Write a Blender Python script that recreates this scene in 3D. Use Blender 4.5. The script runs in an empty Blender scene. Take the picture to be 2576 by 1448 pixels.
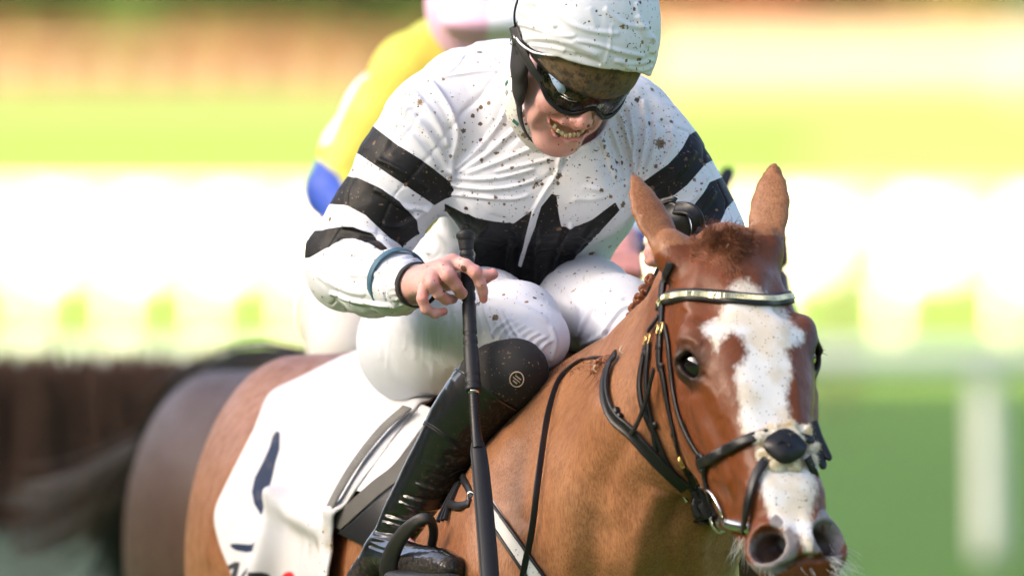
import bpy, bmesh, math, random, time
import numpy as np
import openvdb
from mathutils import Matrix, Vector

T0 = time.time()
SC = bpy.context.scene
COL = SC.collection
rng = np.random.default_rng(7)
random.seed(7)

# ------------------------------------------------------------------ camera
# a 560 mm telephoto about 25 m from the riders, at the eye height of someone on a low stand
FOC = 40000.0            # focal length in picture units (the picture is 2576 x 1448 units)
CX, CY = 1288.0, 724.0
DIST = 25.0
CAM_H = 2.27
HORIZON = -100.0
pitch = math.atan((CY - HORIZON) / FOC)
FW = np.array([0.0, math.cos(pitch), -math.sin(pitch)])
UP = np.array([0.0, math.sin(pitch), math.cos(pitch)])
RT = np.array([1.0, 0.0, 0.0])
CAM = np.array([0.0, -DIST, CAM_H])
cam_data = bpy.data.cameras.new('camera')
cam = bpy.data.objects.new('camera', cam_data)
COL.objects.link(cam)
cam.location = CAM
cam.rotation_euler = (math.pi / 2 - pitch, 0, 0)
cam_data.sensor_width = 36.0
cam_data.lens = 36.0 * FOC / 2576.0
cam_data.clip_start = 0.5
cam_data.clip_end = 4000
cam_data.dof.use_dof = True
cam_data.dof.focus_distance = 24.72
cam_data.dof.aperture_fstop = cam_data.lens / 1000.0 / 0.135 
SC.camera = cam

# ------------------------------------------------------------------ sky, sun, exposure
SUN_ELEV, SUN_AZ = math.radians(20), math.radians(-106)    # azimuth measured from straight ahead (+y) towards the right (+x)
world = bpy.data.worlds.new('World')
SC.world = world
world.use_nodes = True
wn = world.node_tree
for n in list(wn.nodes):
    wn.nodes.remove(n)
w_out = wn.nodes.new('ShaderNodeOutputWorld')
w_bg = wn.nodes.new('ShaderNodeBackground')
w_sky = wn.nodes.new('ShaderNodeTexSky')
w_sky.sky_type = 'NISHITA'
w_sky.sun_disc = False
w_sky.sun_elevation = SUN_ELEV
w_sky.sun_rotation = SUN_AZ
w_sky.air_density = 0.6
w_sky.dust_density = 6.5
w_sky.ozone_density = 0.6
w_bg.inputs['Strength'].default_value = 0.06
wn.links.new(w_sky.outputs[0], w_bg.inputs[0])
wn.links.new(w_bg.outputs[0], w_out.inputs[0])
sun_data = bpy.data.lights.new('sun', 'SUN')
sun_data.energy = 5.0
sun_data.angle = math.radians(0.5)
sun_data.color = (1.0, 0.72, 0.40)
sun = bpy.data.objects.new('sun', sun_data)
COL.objects.link(sun)
sdir = Vector((math.sin(SUN_AZ) * math.cos(SUN_ELEV), math.cos(SUN_AZ) * math.cos(SUN_ELEV), math.sin(SUN_ELEV)))
sun.rotation_euler = sdir.to_track_quat('Z', 'Y').to_euler()
sun.location = sdir * 50
SC.view_settings.view_transform = 'Standard'
SC.view_settings.look = 'None'
SC.view_settings.gamma = 1.0
SC.view_settings.use_curve_mapping = False
SC.view_settings.exposure = 3.45
SC.render.engine = 'CYCLES'
SC.cycles.use_denoising = True
SC.cycles.max_bounces = 6
SC.cycles.use_adaptive_sampling = False

# ------------------------------------------------------------------ picture <-> place
def P(u, v, t):
    """the point seen at (u, v) whose distance along the view is DIST + t metres"""
    d = DIST + t
    return CAM + d * (FW + (u - CX) / FOC * RT + (CY - v) / FOC * UP)
def proj(p):
    q = np.asarray(p) - CAM
    d = q @ FW
    return CX + FOC * (q @ RT) / d, CY - FOC * (q @ UP) / d, d - DIST
def PA(l):
    return np.array([P(*a[:3]) for a in l])
def upm(t=0.0):
    return FOC / (DIST + t)      # picture units per metre

# ------------------------------------------------------------------ implicit solids
def nrm(a):
    a = np.asarray(a, float)
    return a / np.linalg.norm(a)
def smin(a, b, k):
    h = np.clip(0.5 + 0.5 * (b - a) / k, 0, 1)
    return b * (1 - h) + a * h - k * h * (1 - h)
class RC:                       # round cone, optionally flattened along one axis
    def __init__(s, a, b, ra, rb, flat=None, f=1.0):
        s.a, s.b, s.ra, s.rb = np.asarray(a, float), np.asarray(b, float), ra, rb
        s.n = None if flat is None else nrm(flat)
        s.f = f
        r = max(ra, rb) * max(1.0, f)
        s.lo, s.hi = np.minimum(s.a, s.b) - r, np.maximum(s.a, s.b) + r
    def __call__(s, p):
        q = p - s.a
        ba = s.b - s.a
        if s.n is not None:
            q = q + np.outer(q @ s.n, s.n) * (1 / s.f - 1)
            ba = ba + s.n * (ba @ s.n) * (1 / s.f - 1)
        t = np.clip(q @ ba / max(ba @ ba, 1e-12), 0, 1)
        d = np.linalg.norm(q - t[:, None] * ba, axis=1) - (s.ra + (s.rb - s.ra) * t)
        return d if s.f >= 1 else d * (0.4 + 0.6 * s.f)
class TB:                       # tapering tube along a smooth path
    def __init__(s, pts, n=40):
        p = np.array([a for a, r in pts], float); r = np.array([r for a, r in pts], float)
        q = smooth_path(np.c_[p, r], n)
        s.p, s.r = q[:, :3], q[:, 3]
        s.lo, s.hi = (s.p - s.r[:, None]).min(0), (s.p + s.r[:, None]).max(0)
    def __call__(s, p):
        d = np.full(len(p), 9.0)
        for a, b, ra, rb in zip(s.p[:-1], s.p[1:], s.r[:-1], s.r[1:]):
            ba = b - a; q = p - a
            t = np.clip(q @ ba / max(ba @ ba, 1e-12), 0, 1)
            np.minimum(d, np.linalg.norm(q - t[:, None] * ba, axis=1) - (ra + (rb - ra) * t), out=d)
        return d
class EL:
    def __init__(s, c, r, R=None):
        s.c, s.r = np.asarray(c, float), np.asarray(r, float)
        s.R = np.eye(3) if R is None else np.asarray(R, float)     # columns are the axes
        e = np.sqrt((s.R ** 2) @ (s.r ** 2))
        s.lo, s.hi = s.c - e, s.c + e
    def __call__(s, p):
        q = (p - s.c) @ s.R / s.r
        k0 = np.linalg.norm(q, axis=1)
        k1 = np.linalg.norm(q / s.r, axis=1)
        return k0 * (k0 - 1) / np.maximum(k1, 1e-9)
class FN:                       # any function with a box round it
    def __init__(s, fn, lo, hi):
        s.fn, s.lo, s.hi = fn, np.asarray(lo, float), np.asarray(hi, float)
    def __call__(s, p):
        return s.fn(p)
class Solid:
    def __init__(s):
        s.ops = []
    def add(s, prim, k=0.02):
        s.ops.append((1, prim, k)); return s
    def cut(s, prim, k=0.01):
        s.ops.append((-1, prim, k)); return s
    def chain(s, pts, k=0.02, flat=None, f=1.0):
        for (p, r), (q, r2) in zip(pts[:-1], pts[1:]):
            s.add(RC(p, q, r, r2, flat, f), k)
        return s
    def __call__(s, p):
        d = np.full(len(p), 1.0)
        for sg, pr, k in s.ops:
            m = 1.8 * k + 0.02
            i = np.nonzero(np.all((p > pr.lo - m) & (p < pr.hi + m), axis=1))[0]
            if len(i) == 0: continue
            e = pr(p[i])
            d[i] = smin(d[i], e, k) if sg > 0 else -smin(-d[i], e, k)
        return d
    def grid(s, lo, hi, h):
        n = np.ceil((hi - lo) / h).astype(int) + 1
        ax = [lo[i] + h * np.arange(n[i]) for i in range(3)]
        D = np.full(n, 1.0, np.float32)
        for sg, pr, k in s.ops:
            m = 1.8 * k + 0.02 + h
            sl = []
            for i in range(3):
                a = max(0, int(np.floor((pr.lo[i] - m - lo[i]) / h)))
                b = min(n[i], int(np.ceil((pr.hi[i] + m - lo[i]) / h)) + 1)
                sl.append(slice(a, max(a, b)))
            sl = tuple(sl)
            sub = D[sl]
            if sub.size == 0: continue
            g = np.stack(np.meshgrid(ax[0][sl[0]], ax[1][sl[1]], ax[2][sl[2]], indexing='ij'), -1).reshape(-1, 3)
            e = pr(g).reshape(sub.shape)
            D[sl] = smin(sub, e, k) if sg > 0 else -smin(-sub, e, k)
        return D
    def bounds(s, m=0.01):
        lo = np.min([o[1].lo for o in s.ops if o[0] > 0], axis=0) - m
        hi = np.max([o[1].hi for o in s.ops if o[0] > 0], axis=0) + m
        return lo, hi
    def grad(s, p, e=0.0008):
        g = np.zeros_like(p)
        for d in ((1, -1, -1), (-1, -1, 1), (-1, 1, -1), (1, 1, 1)):
            d = np.array(d, float)
            g += s(p + d * e)[:, None] * d
        return g / (4 * e)
    def normal(s, p):
        g = s.grad(np.atleast_2d(p))
        return g / np.maximum(np.linalg.norm(g, axis=1, keepdims=True), 1e-9)
    def snap(s, p, it=2, lim=0.006):
        for _ in range(it):
            f = s(p)
            g = s.grad(p)
            st = -f[:, None] * g / np.maximum((g * g).sum(1, keepdims=True), 0.15)
            L = np.linalg.norm(st, axis=1, keepdims=True)
            p = p + st * np.minimum(1, lim / np.maximum(L, 1e-9))
        return p
    def mesh(s, h, lo=None, hi=None, sub=0, it=2):
        if lo is None: lo, hi = s.bounds(3 * h)
        D = s.grid(lo, hi, h)
        G = openvdb.FloatGrid(1.0)
        G.copyFromArray(np.ascontiguousarray(np.clip(D, -4 * h, 4 * h)))
        pts, quads = G.convertToQuads(0.0)
        V = pts.astype(float) * h + lo
        F = quads.astype(np.int64)
        F, V = clean(F, V)
        for _ in range(sub):
            V, F = subdiv(V, F)
        if it: V = s.snap(V, it, h)
        return V, F
    def hits(s, uv, t0=-1.5, t1=1.5, n=260):
        uv = np.asarray(uv, float)
        ts = np.linspace(t0, t1, n)
        pts = np.stack([P(u, v, 0) for u, v in uv])
        dr = (pts - CAM) / DIST
        g = CAM + (DIST + ts)[None, :, None] * dr[:, None, :]
        f = s(g.reshape(-1, 3)).reshape(len(uv), n)
        out = []
        ins = f < 0
        i = np.where(ins.any(1), np.argmax(ins, 1), np.argmin(f, 1))
        a = ts[np.maximum(i - 1, 0)]; b = ts[i].copy()
        ok = ins.any(1)
        for _ in range(14):
            m = (a + b) / 2
            fm = s(CAM + (DIST + m)[:, None] * dr)
            a = np.where(fm < 0, a, m); b = np.where(fm < 0, m, b)
        q = CAM + (DIST + b)[:, None] * dr
        if (~ok).any(): q[~ok] = s.snap(q[~ok], 8, 0.05)
        return q
    def hit(s, u, v):
        return s.hits([(u, v)])[0]
def clean(F, V):
    used = np.unique(F)
    mp = np.full(len(V), -1); mp[used] = np.arange(len(used))
    return mp[F], V[used]
def subdiv(V, F):
    n = len(V)
    E = np.stack([F, np.roll(F, -1, 1)], -1)
    Es = np.sort(E.reshape(-1, 2), 1)
    key = Es[:, 0] * n + Es[:, 1]
    uq, inv = np.unique(key, return_inverse=True)
    mid = (V[uq // n] + V[uq % n]) / 2
    cen = V[F].mean(1)
    em = (n + inv).reshape(-1, 4)
    ci = n + len(uq) + np.arange(len(F))
    q = [np.stack([F[:, i], em[:, i], ci, em[:, (i + 3) % 4]], 1) for i in range(4)]
    return np.concatenate([V, mid, cen]), np.concatenate(q)
def vnormals(V, F):
    a = V[F[:, 2]] - V[F[:, 0]]; b = V[F[:, 3]] - V[F[:, 1]]
    fn = np.cross(a, b)
    N = np.zeros_like(V)
    for i in range(4): np.add.at(N, F[:, i], fn)
    return N / np.maximum(np.linalg.norm(N, axis=1, keepdims=True), 1e-12)
def join(parts):
    Vs, Fs, o = [], [], 0
    for V, F in parts:
        Vs.append(V); Fs.append(F + o); o += len(V)
    return np.concatenate(Vs), np.concatenate(Fs)

# smooth value noise on points
_tab = np.random.default_rng(3).random(65536).astype(float)
def vnoise(p, f=1.0, seed=0):
    q = np.asarray(p) * f + 1000.0 + seed * 17.3
    i = np.floor(q).astype(np.int64); w = q - i; w = w * w * (3 - 2 * w)
    r = 0
    for dx in (0, 1):
        for dy in (0, 1):
            for dz in (0, 1):
                h = ((i[:, 0] + dx) * 73856093 ^ (i[:, 1] + dy) * 19349663 ^ (i[:, 2] + dz) * 83492791) & 65535
                r = r + _tab[h] * (w[:, 0] if dx else 1 - w[:, 0]) * (w[:, 1] if dy else 1 - w[:, 1]) * (w[:, 2] if dz else 1 - w[:, 2])
    return r * 2 - 1
def fbm(p, f, o=3, seed=0):
    return sum(vnoise(p, f * 2 ** i, seed + i) * 0.5 ** i for i in range(o))

# ------------------------------------------------------------------ meshes and objects
def make_mesh(name, V, F, mat, smooth=True, attrs=None):
    me = bpy.data.meshes.new(name)
    V = np.asarray(V, np.float32)
    if isinstance(F, np.ndarray):
        k = F.shape[1]
        me.vertices.add(len(V)); me.vertices.foreach_set('co', V.ravel())
        me.loops.add(F.size); me.loops.foreach_set('vertex_index', F.ravel().astype(np.int32))
        me.polygons.add(len(F)); me.polygons.foreach_set('loop_start', np.arange(0, F.size, k, dtype=np.int32))
        me.update(calc_edges=True)
    else:
        me.from_pydata([tuple(map(float, a)) for a in V], [], [tuple(int(i) for i in f) for f in F])
        me.update()
        if len(F) < 6000:
            bm = bmesh.new(); bm.from_mesh(me); bmesh.ops.recalc_face_normals(bm, faces=bm.faces); bm.to_mesh(me); bm.free()
    me.polygons.foreach_set('use_smooth', np.full(len(me.polygons), smooth))
    for k, a in (attrs or {}).items():
        at = me.attributes.new(k, 'FLOAT', 'POINT')
        at.data.foreach_set('value', np.asarray(a, np.float32))
    mats = mat if isinstance(mat, (list, tuple)) else [mat]
    for m in mats: me.materials.append(m)
    me.validate()
    return me
def obj(name, V, F, mat, parent=None, smooth=True, attrs=None):
    o = bpy.data.objects.new(name, make_mesh(name, V, F, mat, smooth, attrs))
    COL.objects.link(o)
    if parent is not None: put_under(o, parent)
    return o
def put_under(o, parent):
    o.parent = parent
    o.matrix_parent_inverse = Matrix.Identity(4)
    off = world_off(parent)
    o.location = (o.location[0] - off[0], o.location[1] - off[1], o.location[2] - off[2])
def world_off(o):
    v = np.zeros(3)
    while o is not None:
        v = v + np.array(o.location); o = o.parent
    return v
def empty(name, loc):
    o = bpy.data.objects.new(name, None)
    o.empty_display_size = 0.1
    COL.objects.link(o); o.location = loc
    return o
def tag(o, label=None, cat=None, group=None, kind=None):
    if label: o['label'] = label
    if cat: o['category'] = cat
    if group: o['group'] = group
    if kind: o['kind'] = kind
    return o
def box(c, s, R=None, bev=0.0):
    """box centred at c with full sizes s; bevelled by insetting the corners"""
    s = np.asarray(s, float) / 2
    b = min(bev, *(s * 0.9)) if bev else 0
    V, F = [], []
    if not b:
        V = [(x, y, z) for x in (-1, 1) for y in (-1, 1) for z in (-1, 1)]
        V = np.array(V) * s
        F = [(0, 1, 3, 2), (4, 6, 7, 5), (0, 4, 5, 1), (2, 3, 7, 6), (0, 2, 6, 4), (1, 5, 7, 3)]
    else:
        for z in (-s[2], -s[2] + b, s[2] - b, s[2]):
            i = 0 if abs(abs(z) - s[2]) > 1e-9 else b
            x, y = s[0] - i, s[1] - i
            V += [(-x + b, -y, z), (x - b, -y, z), (x, -y + b, z), (x, y - b, z), (x - b, y, z), (-x + b, y, z), (-x, y - b, z), (-x, -y + b, z)]
        for k in range(3):
            for j in range(8):
                F.append((k * 8 + j, k * 8 + (j + 1) % 8, k * 8 + 8 + (j + 1) % 8, k * 8 + 8 + j))
        F.append(tuple(range(7, -1, -1))); F.append(tuple(range(24, 32)))
        V = np.array(V)
    if R is not None: V = V @ np.asarray(R).T
    return V + np.asarray(c), F
def smooth_path(pts, n, closed=False):
    """Catmull-Rom through the points"""
    pts = np.asarray(pts, float)
    m = len(pts)
    segs = m if closed else m - 1
    t = np.linspace(0, segs, n, endpoint=not closed)
    out = []
    for x in t:
        i = min(int(x), segs - 1); f = x - i
        if closed: a, b, c, d = pts[(i - 1) % m], pts[i % m], pts[(i + 1) % m], pts[(i + 2) % m]
        else: a, b, c, d = pts[max(i - 1, 0)], pts[i], pts[min(i + 1, m - 1)], pts[min(i + 2, m - 1)]
        out.append(0.5 * (2 * b + (c - a) * f + (2 * a - 5 * b + 4 * c - d) * f * f + (-a + 3 * b - 3 * c + d) * f ** 3))
    return np.array(out)
def strap(path, normals, w, th, closed=False, prof=None, lift=0.0):
    """leather strap: width w across, thickness th along the normals, softly rounded edges"""
    path = np.asarray(path, float); n = len(path)
    if closed: tan = np.roll(path, -1, 0) - np.roll(path, 1, 0)
    else: tan = np.gradient(path, axis=0)
    tan /= np.maximum(np.linalg.norm(tan, axis=1, keepdims=True), 1e-9)
    N = np.asarray(normals, float)
    N = N - (N * tan).sum(1, keepdims=True) * tan
    N /= np.maximum(np.linalg.norm(N, axis=1, keepdims=True), 1e-9)
    S = np.cross(tan, N)
    w = np.broadcast_to(np.asarray(w, float), (n,))
    pr = prof or [(-.5, 0), (-.5, .55), (-.42, .9), (-.2, 1), (.2, 1), (.42, .9), (.5, .55), (.5, 0)]
    k = len(pr)
    V = np.concatenate([path[:, None, :] + np.array([a for a, b in pr])[None, :, None] * w[:, None, None] * S[:, None, :]
                        + (lift + np.array([b for a, b in pr]) * th)[None, :, None] * N[:, None, :]]).reshape(-1, 3)
    F = []
    for i in range(n if closed else n - 1):
        j = (i + 1) % n
        for q in range(k):
            F.append((i * k + q, i * k + (q + 1) % k, j * k + (q + 1) % k, j * k + q))
    F = [f[::-1] for f in F]
    if not closed:
        F.append(tuple(range(k))); F.append(tuple((n - 1) * k + q for q in range(k - 1, -1, -1)))
    return V, F
def tube(path, r, k=8, closed=False, squash=None):
    path = np.asarray(path, float); n = len(path)
    r = np.broadcast_to(np.asarray(r, float), (n,))
    tan = (np.roll(path, -1, 0) - np.roll(path, 1, 0)) if closed else np.gradient(path, axis=0)
    tan /= np.maximum(np.linalg.norm(tan, axis=1, keepdims=True), 1e-9)
    ref = np.array([0.13, 0.21, 0.97]) if abs(tan[0][2]) < 0.9 else np.array([0.97, 0.21, 0.13])
    N = []
    v = ref
    for tt in tan:
        v = v - (v @ tt) * tt; v = v / max(np.linalg.norm(v), 1e-9); N.append(v)
    N = np.array(N); B = np.cross(tan, N)
    a = np.linspace(0, 2 * math.pi, k, endpoint=False)
    V = (path[:, None] + r[:, None, None] * (np.cos(a)[None, :, None] * N[:, None] + np.sin(a)[None, :, None] * B[:, None])).reshape(-1, 3)
    F = []
    for i in range(n if closed else n - 1):
        j = (i + 1) % n
        for q in range(k):
            F.append((i * k + q, i * k + (q + 1) % k, j * k + (q + 1) % k, j * k + q))
    if not closed:
        F.append(tuple(range(k - 1, -1, -1))); F.append(tuple((n - 1) * k + q for q in range(k)))
    return V, F
def cat(parts):
    V, F, o = [], [], 0
    for v, f in parts:
        V.append(np.asarray(v)); F += [tuple(int(i) + o for i in g) for g in f]; o += len(v)
    return np.concatenate(V), F
def torus(c, R, r, ax, up, a0=0, a1=2 * math.pi, n=32, k=8, sx=1.0, sy=1.0):
    a = np.linspace(a0, a1, n, endpoint=abs(a1 - a0) < 6.28)
    path = np.asarray(c) + R * (np.cos(a)[:, None] * np.asarray(ax) * sx + np.sin(a)[:, None] * np.asarray(up) * sy)
    return tube(path, r, k, closed=abs(a1 - a0) >= 6.28)
def poly_sd(x, y, poly):
    """signed distance (negative inside) to a polygon"""
    poly = np.asarray(poly, float)
    d = np.full(len(x), 1e18); ins = np.zeros(len(x), bool)
    for (ax, ay), (bx, by) in zip(poly, np.roll(poly, -1, 0)):
        ex, ey = bx - ax, by - ay
        t = np.clip(((x - ax) * ex + (y - ay) * ey) / max(ex * ex + ey * ey, 1e-12), 0, 1)
        d = np.minimum(d, (x - ax - t * ex) ** 2 + (y - ay - t * ey) ** 2)
        c = (ay > y) != (by > y)
        with np.errstate(divide='ignore', invalid='ignore'):
            ins ^= c & (x < (bx - ax) * (y - ay) / (by - ay if by != ay else 1e-12) + ax)
    return np.where(ins, -1, 1) * np.sqrt(d)
def line_d(x, y, pl):
    """distance to a polyline and the position along it (0..1)"""
    pl = np.asarray(pl, float)
    d = np.full(len(x), 1e9); s = np.zeros(len(x))
    n = len(pl) - 1
    for i in range(n):
        (ax, ay), (bx, by) = pl[i][:2], pl[i + 1][:2]
        ex, ey = bx - ax, by - ay
        t = np.clip(((x - ax) * ex + (y - ay) * ey) / max(ex * ex + ey * ey, 1e-12), 0, 1)
        e = np.hypot(x - ax - t * ex, y - ay - t * ey)
        m = e < d
        d[m] = e[m]; s[m] = (i + t[m]) / n
    return d, s

# ------------------------------------------------------------------ materials
class Mat:
    def __init__(s, name):
        s.m = bpy.data.materials.new(name); s.m.use_nodes = True
        s.t = s.m.node_tree; s.t.nodes.clear()
        s.out = s.n('ShaderNodeOutputMaterial')
        s.b = s.n('ShaderNodeBsdfPrincipled')
        s.l(s.b.outputs[0], s.out.inputs[0])
    def n(s, typ, **kw):
        x = s.t.nodes.new(typ)
        for k, v in kw.items(): setattr(x, k, v)
        return x
    def l(s, a, b): s.t.links.new(a, b)
    def set(s, **kw):
        for k, v in kw.items():
            i = s.b.inputs[k.replace('_', ' ')]
            if hasattr(v, 'is_linked') or isinstance(v, bpy.types.NodeSocket): s.l(v, i)
            else: i.default_value = (*v, 1) if isinstance(v, tuple) and len(v) == 3 and i.type == 'RGBA' else v
        return s
    def val(s, x, sock):
        if isinstance(x, bpy.types.NodeSocket): s.l(x, sock)
        else: sock.default_value = (*x, 1) if isinstance(x, tuple) and len(x) == 3 and sock.type == 'RGBA' else x
    def attr(s, name): return s.n('ShaderNodeAttribute', attribute_name=name).outputs['Fac']
    def coord(s, scale=(1, 1, 1)):
        c = s.n('ShaderNodeTexCoord'); m = s.n('ShaderNodeMapping'); m.inputs['Scale'].default_value = scale
        s.l(c.outputs['Object'], m.inputs[0]); return m.outputs[0]
    def noise(s, scale, detail=3, vec=None, rough=0.5, out=0):
        x = s.n('ShaderNodeTexNoise'); x.inputs['Scale'].default_value = scale; x.inputs['Detail'].default_value = detail
        x.inputs['Roughness'].default_value = rough
        s.l(vec or s.coord(), x.inputs['Vector']); return x.outputs[out]
    def voro(s, scale, vec=None, feature='F1', rnd=1.0):
        x = s.n('ShaderNodeTexVoronoi', feature=feature); x.inputs['Scale'].default_value = scale; x.inputs['Randomness'].default_value = rnd
        s.l(vec or s.coord(), x.inputs['Vector']); return x
    def math(s, op, a, b=0.0, c=0.0, clamp=False):
        x = s.n('ShaderNodeMath', operation=op); x.use_clamp = clamp
        for i, v in enumerate((a, b, c)): s.val(v, x.inputs[i])
        return x.outputs[0]
    def ramp(s, f, lo, hi, a=0.0, b=1.0):
        x = s.n('ShaderNodeMapRange', interpolation_type='SMOOTHSTEP')
        for i, v in enumerate((f, lo, hi, a, b)): s.val(v, x.inputs[i])
        return x.outputs[0]
    def mix(s, f, a, b, mode='MIX'):
        x = s.n('ShaderNodeMix', data_type='RGBA', blend_type=mode)
        s.val(f, x.inputs[0]); s.val(a, x.inputs[6]); s.val(b, x.inputs[7]); return x.outputs[2]
    def bump(s, h, strength=0.3, dist=0.001, prev=None):
        x = s.n('ShaderNodeBump'); x.inputs['Strength'].default_value = strength; x.inputs['Distance'].default_value = dist
        s.l(h, x.inputs['Height'])
        if prev is not None: s.l(prev, x.inputs['Normal'])
        return x.outputs[0]
    def normal(s, o): s.l(o, s.b.inputs['Normal']); return s
def plain(name, col, rough=0.5, metal=0.0, spec=0.5, bump=None, coat=0.0):
    M = Mat(name)
    n = M.noise(35, 3)
    M.set(Base_Color=M.mix(n, tuple(c * 0.85 for c in col), tuple(min(1, c * 1.12) for c in col)), Roughness=rough, Metallic=metal)
    M.b.inputs['Specular IOR Level'].default_value = spec
    M.b.inputs['Coat Weight'].default_value = coat
    if bump: M.normal(M.bump(M.noise(bump[0], 4), bump[1], bump[2]))
    return M.m
# ------------------------------------------------------------------ the course and what lies behind
def X(u, D): return (u - CX) / FOC * D
def Yd(D): return D - DIST                                    # distance from the camera -> y (the pitch is about one degree)
def Zv(v, D): return CAM_H - (v - HORIZON) / FOC * D
def grassmat():
    M = Mat('turf')
    big = M.noise(.05, 4); mid = M.noise(1.1, 4); fine = M.noise(26, 3)
    c = M.mix(big, (.088, .200, .027), (.108, .212, .031))
    c = M.mix(M.ramp(mid, .4, .7), c, (.100, .165, .032))
    c = M.mix(M.ramp(fine, .35, .7, 0, .5), c, (.045, .095, .016))
    M.set(Base_Color=c, Roughness=.8); M.b.inputs['Specular IOR Level'].default_value = .15
    M.normal(M.bump(fine, .5, .02)); return M.m
V, F = [], []
xs = [-1500, -200, -30, 30, 200, 1500]; ys = [-400, -70, 0, 60, 140, 300, 3000]
for y in ys:
    for x in xs: V.append((x, y, 0))
for j in range(len(ys) - 1):
    for i in range(len(xs) - 1): F.append((j * 6 + i, j * 6 + i + 1, (j + 1) * 6 + i + 1, (j + 1) * 6 + i))
tag(obj('ground', V, F, grassmat(), smooth=False), kind='structure')
def sheet(name, u0, u1, D0, D1, z, col, rough=.9):
    n = 24; g = np.random.default_rng(4); V, F = [], []
    for i in range(n + 1):
        x0, x1 = X(u0 + (u1 - u0) * i / n, D0), X(u0 + (u1 - u0) * i / n, D1)
        V += [(x0, Yd(D0) + g.uniform(-.8, .8), z), (x1, Yd(D1) + g.uniform(-1.5, 1.5), z)]
    for i in range(n): F.append((2 * i, 2 * i + 2, 2 * i + 3, 2 * i + 1))
    return tag(obj(name, V, F, plain(name, col, rough), smooth=False), kind='structure')
sheet('sand_track', 2040, 3600, 172, 200, .004, (.105, .078, .030))
sheet('mown_strip', -600, 3600, 250, 292, .004, (.085, .085, .030))

m_white = plain('white_plastic', (.80, .80, .78), .4)
m_offwhite = plain('weathered_white', (.88, .88, .76), .6)
def bx(x0, x1, y0, y1, z0, z1, bev=0.0):
    return box(((x0 + x1) / 2, (y0 + y1) / 2, (z0 + z1) / 2), (x1 - x0, y1 - y0, z1 - z0), None, bev)

# white boarded fence across the course
D = 97.0; y = Yd(D)
bf = empty('white_board_fence', (X(1288, D), y, 0))
tag(bf, 'long white boarded fence on short posts across the sunlit course', 'fence')
px = [85 - 221 * k for k in range(4, 0, -1)] + [85 + 221 * k for k in range(0, 9)] + [1960, 2251, 2541, 2830, 3120]
for k, u in enumerate(px):
    obj('post', *bx(X(u, D) - .05, X(u, D) + .05, y - .05, y + .05, 0, .37, .01), m_white, bf)
zb = [.33, .4525, .575, .6975, .82]
for k in range(0, len(px) - 1):
    x0, x1 = X(px[k], D), X(px[k + 1], D)
    for q in range(4):
        obj('board', *bx(x0 + .002, x1 - .002, y - .075 - .004 * (q % 2), y - .052, zb[q] + .003, zb[q + 1] - .003, .004), m_white, bf)

obj('cap_rail', *bx(X(px[0], D), X(px[-1], D), y - .09, y - .045, .823, .86, .004), m_white, bf)
# running rail nearer by, in the shade
D = 60.0; y = Yd(D)
rr_ = empty('running_rail', (X(2485, D), y, 0))
tag(rr_, 'white running rail with one sturdy post standing in the green grass at right', 'rail')
zt = Zv(900, D)
V, F = tube([(X(-900, D), y, zt), (X(1288, D), y, zt), (X(3600, D), y, zt)], .055, 16)
obj('rail', V, F, m_offwhite, rr_)
for u in (2485, 3750, -150):
    pth = [(X(u - 8, D), y + .05, zt - .03), (X(u, D), y + .02, zt * .5), (X(u + 3, D), y, .0)]
    obj('post', *tube(smooth_path(pth, 8), .052, 14), m_offwhite, rr_)
mk = empty('marker_post', (X(2112, 82), Yd(82), 0))
tag(mk, 'thin tan wooden post just right of the head of the horse', 'post')
obj('shaft', *bx(X(2112, 82) - .05, X(2112, 82) + .05, Yd(82) - .05, Yd(82) + .05, 0, .82, .01), plain('tan_wood', (.42, .34, .17), .7), mk)
obj('cap', *bx(X(2112, 82) - .06, X(2112, 82) + .06, Yd(82) - .06, Yd(82) + .06, .82, .85, .01), plain('tan_cap', (.30, .24, .11), .7), mk)

# birch fence just behind the horses on the left
D = 32.5; y = Yd(D); ztop = Zv(912, D)
x1, x0 = X(930, D), X(-1500, D)
bfz = empty('birch_fence', ((x0 + x1) / 2, y, 0))
tag(bfz, 'dark brown birch steeplechase fence behind the horses at left', 'fence')
g = np.random.default_rng(2)
n = 9000
cx, cy = g.uniform(x0, x1, n), g.uniform(y - .03, y + .22, n)
hh = ztop + g.normal(-.025, .022, n)
lean = g.normal(0, .05, (n, 2)); w = g.uniform(.002, .005, n)
base = .75
V = np.zeros((n, 8, 3))
for k, (sx, sy) in enumerate(((-1, -1), (1, -1), (1, 1), (-1, 1))):
    V[:, k] = np.c_[cx + sx * w, cy + sy * w, np.full(n, base)]
    V[:, 4 + k] = np.c_[cx + lean[:, 0] + sx * w * .5, cy + lean[:, 1] + sy * w * .5, hh]
Fq = np.array([(0, 1, 5, 4), (1, 2, 6, 5), (2, 3, 7, 6), (3, 0, 4, 7), (4, 5, 6, 7)])
F = (Fq[None] + (np.arange(n) * 8)[:, None, None]).reshape(-1, 4)
def birch():
    M = Mat('birch_twigs'); M.set(Base_Color=M.mix(M.noise(9, 5), (.075, .036, .021), (.086, .043, .026)), Roughness=.8); return M.m
m_birch = birch()
tag(obj('birch_twigs', V.reshape(-1, 3), F, m_birch, bfz, smooth=False), kind='stuff')
obj('packed_birch', *bx(x0, x1, y + .012, y + .40, .55, ztop - .055, .02), m_birch, bfz)
m_apron = plain('green_apron', (.075, .105, .075), .8, bump=(40, .6, .01))
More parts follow.
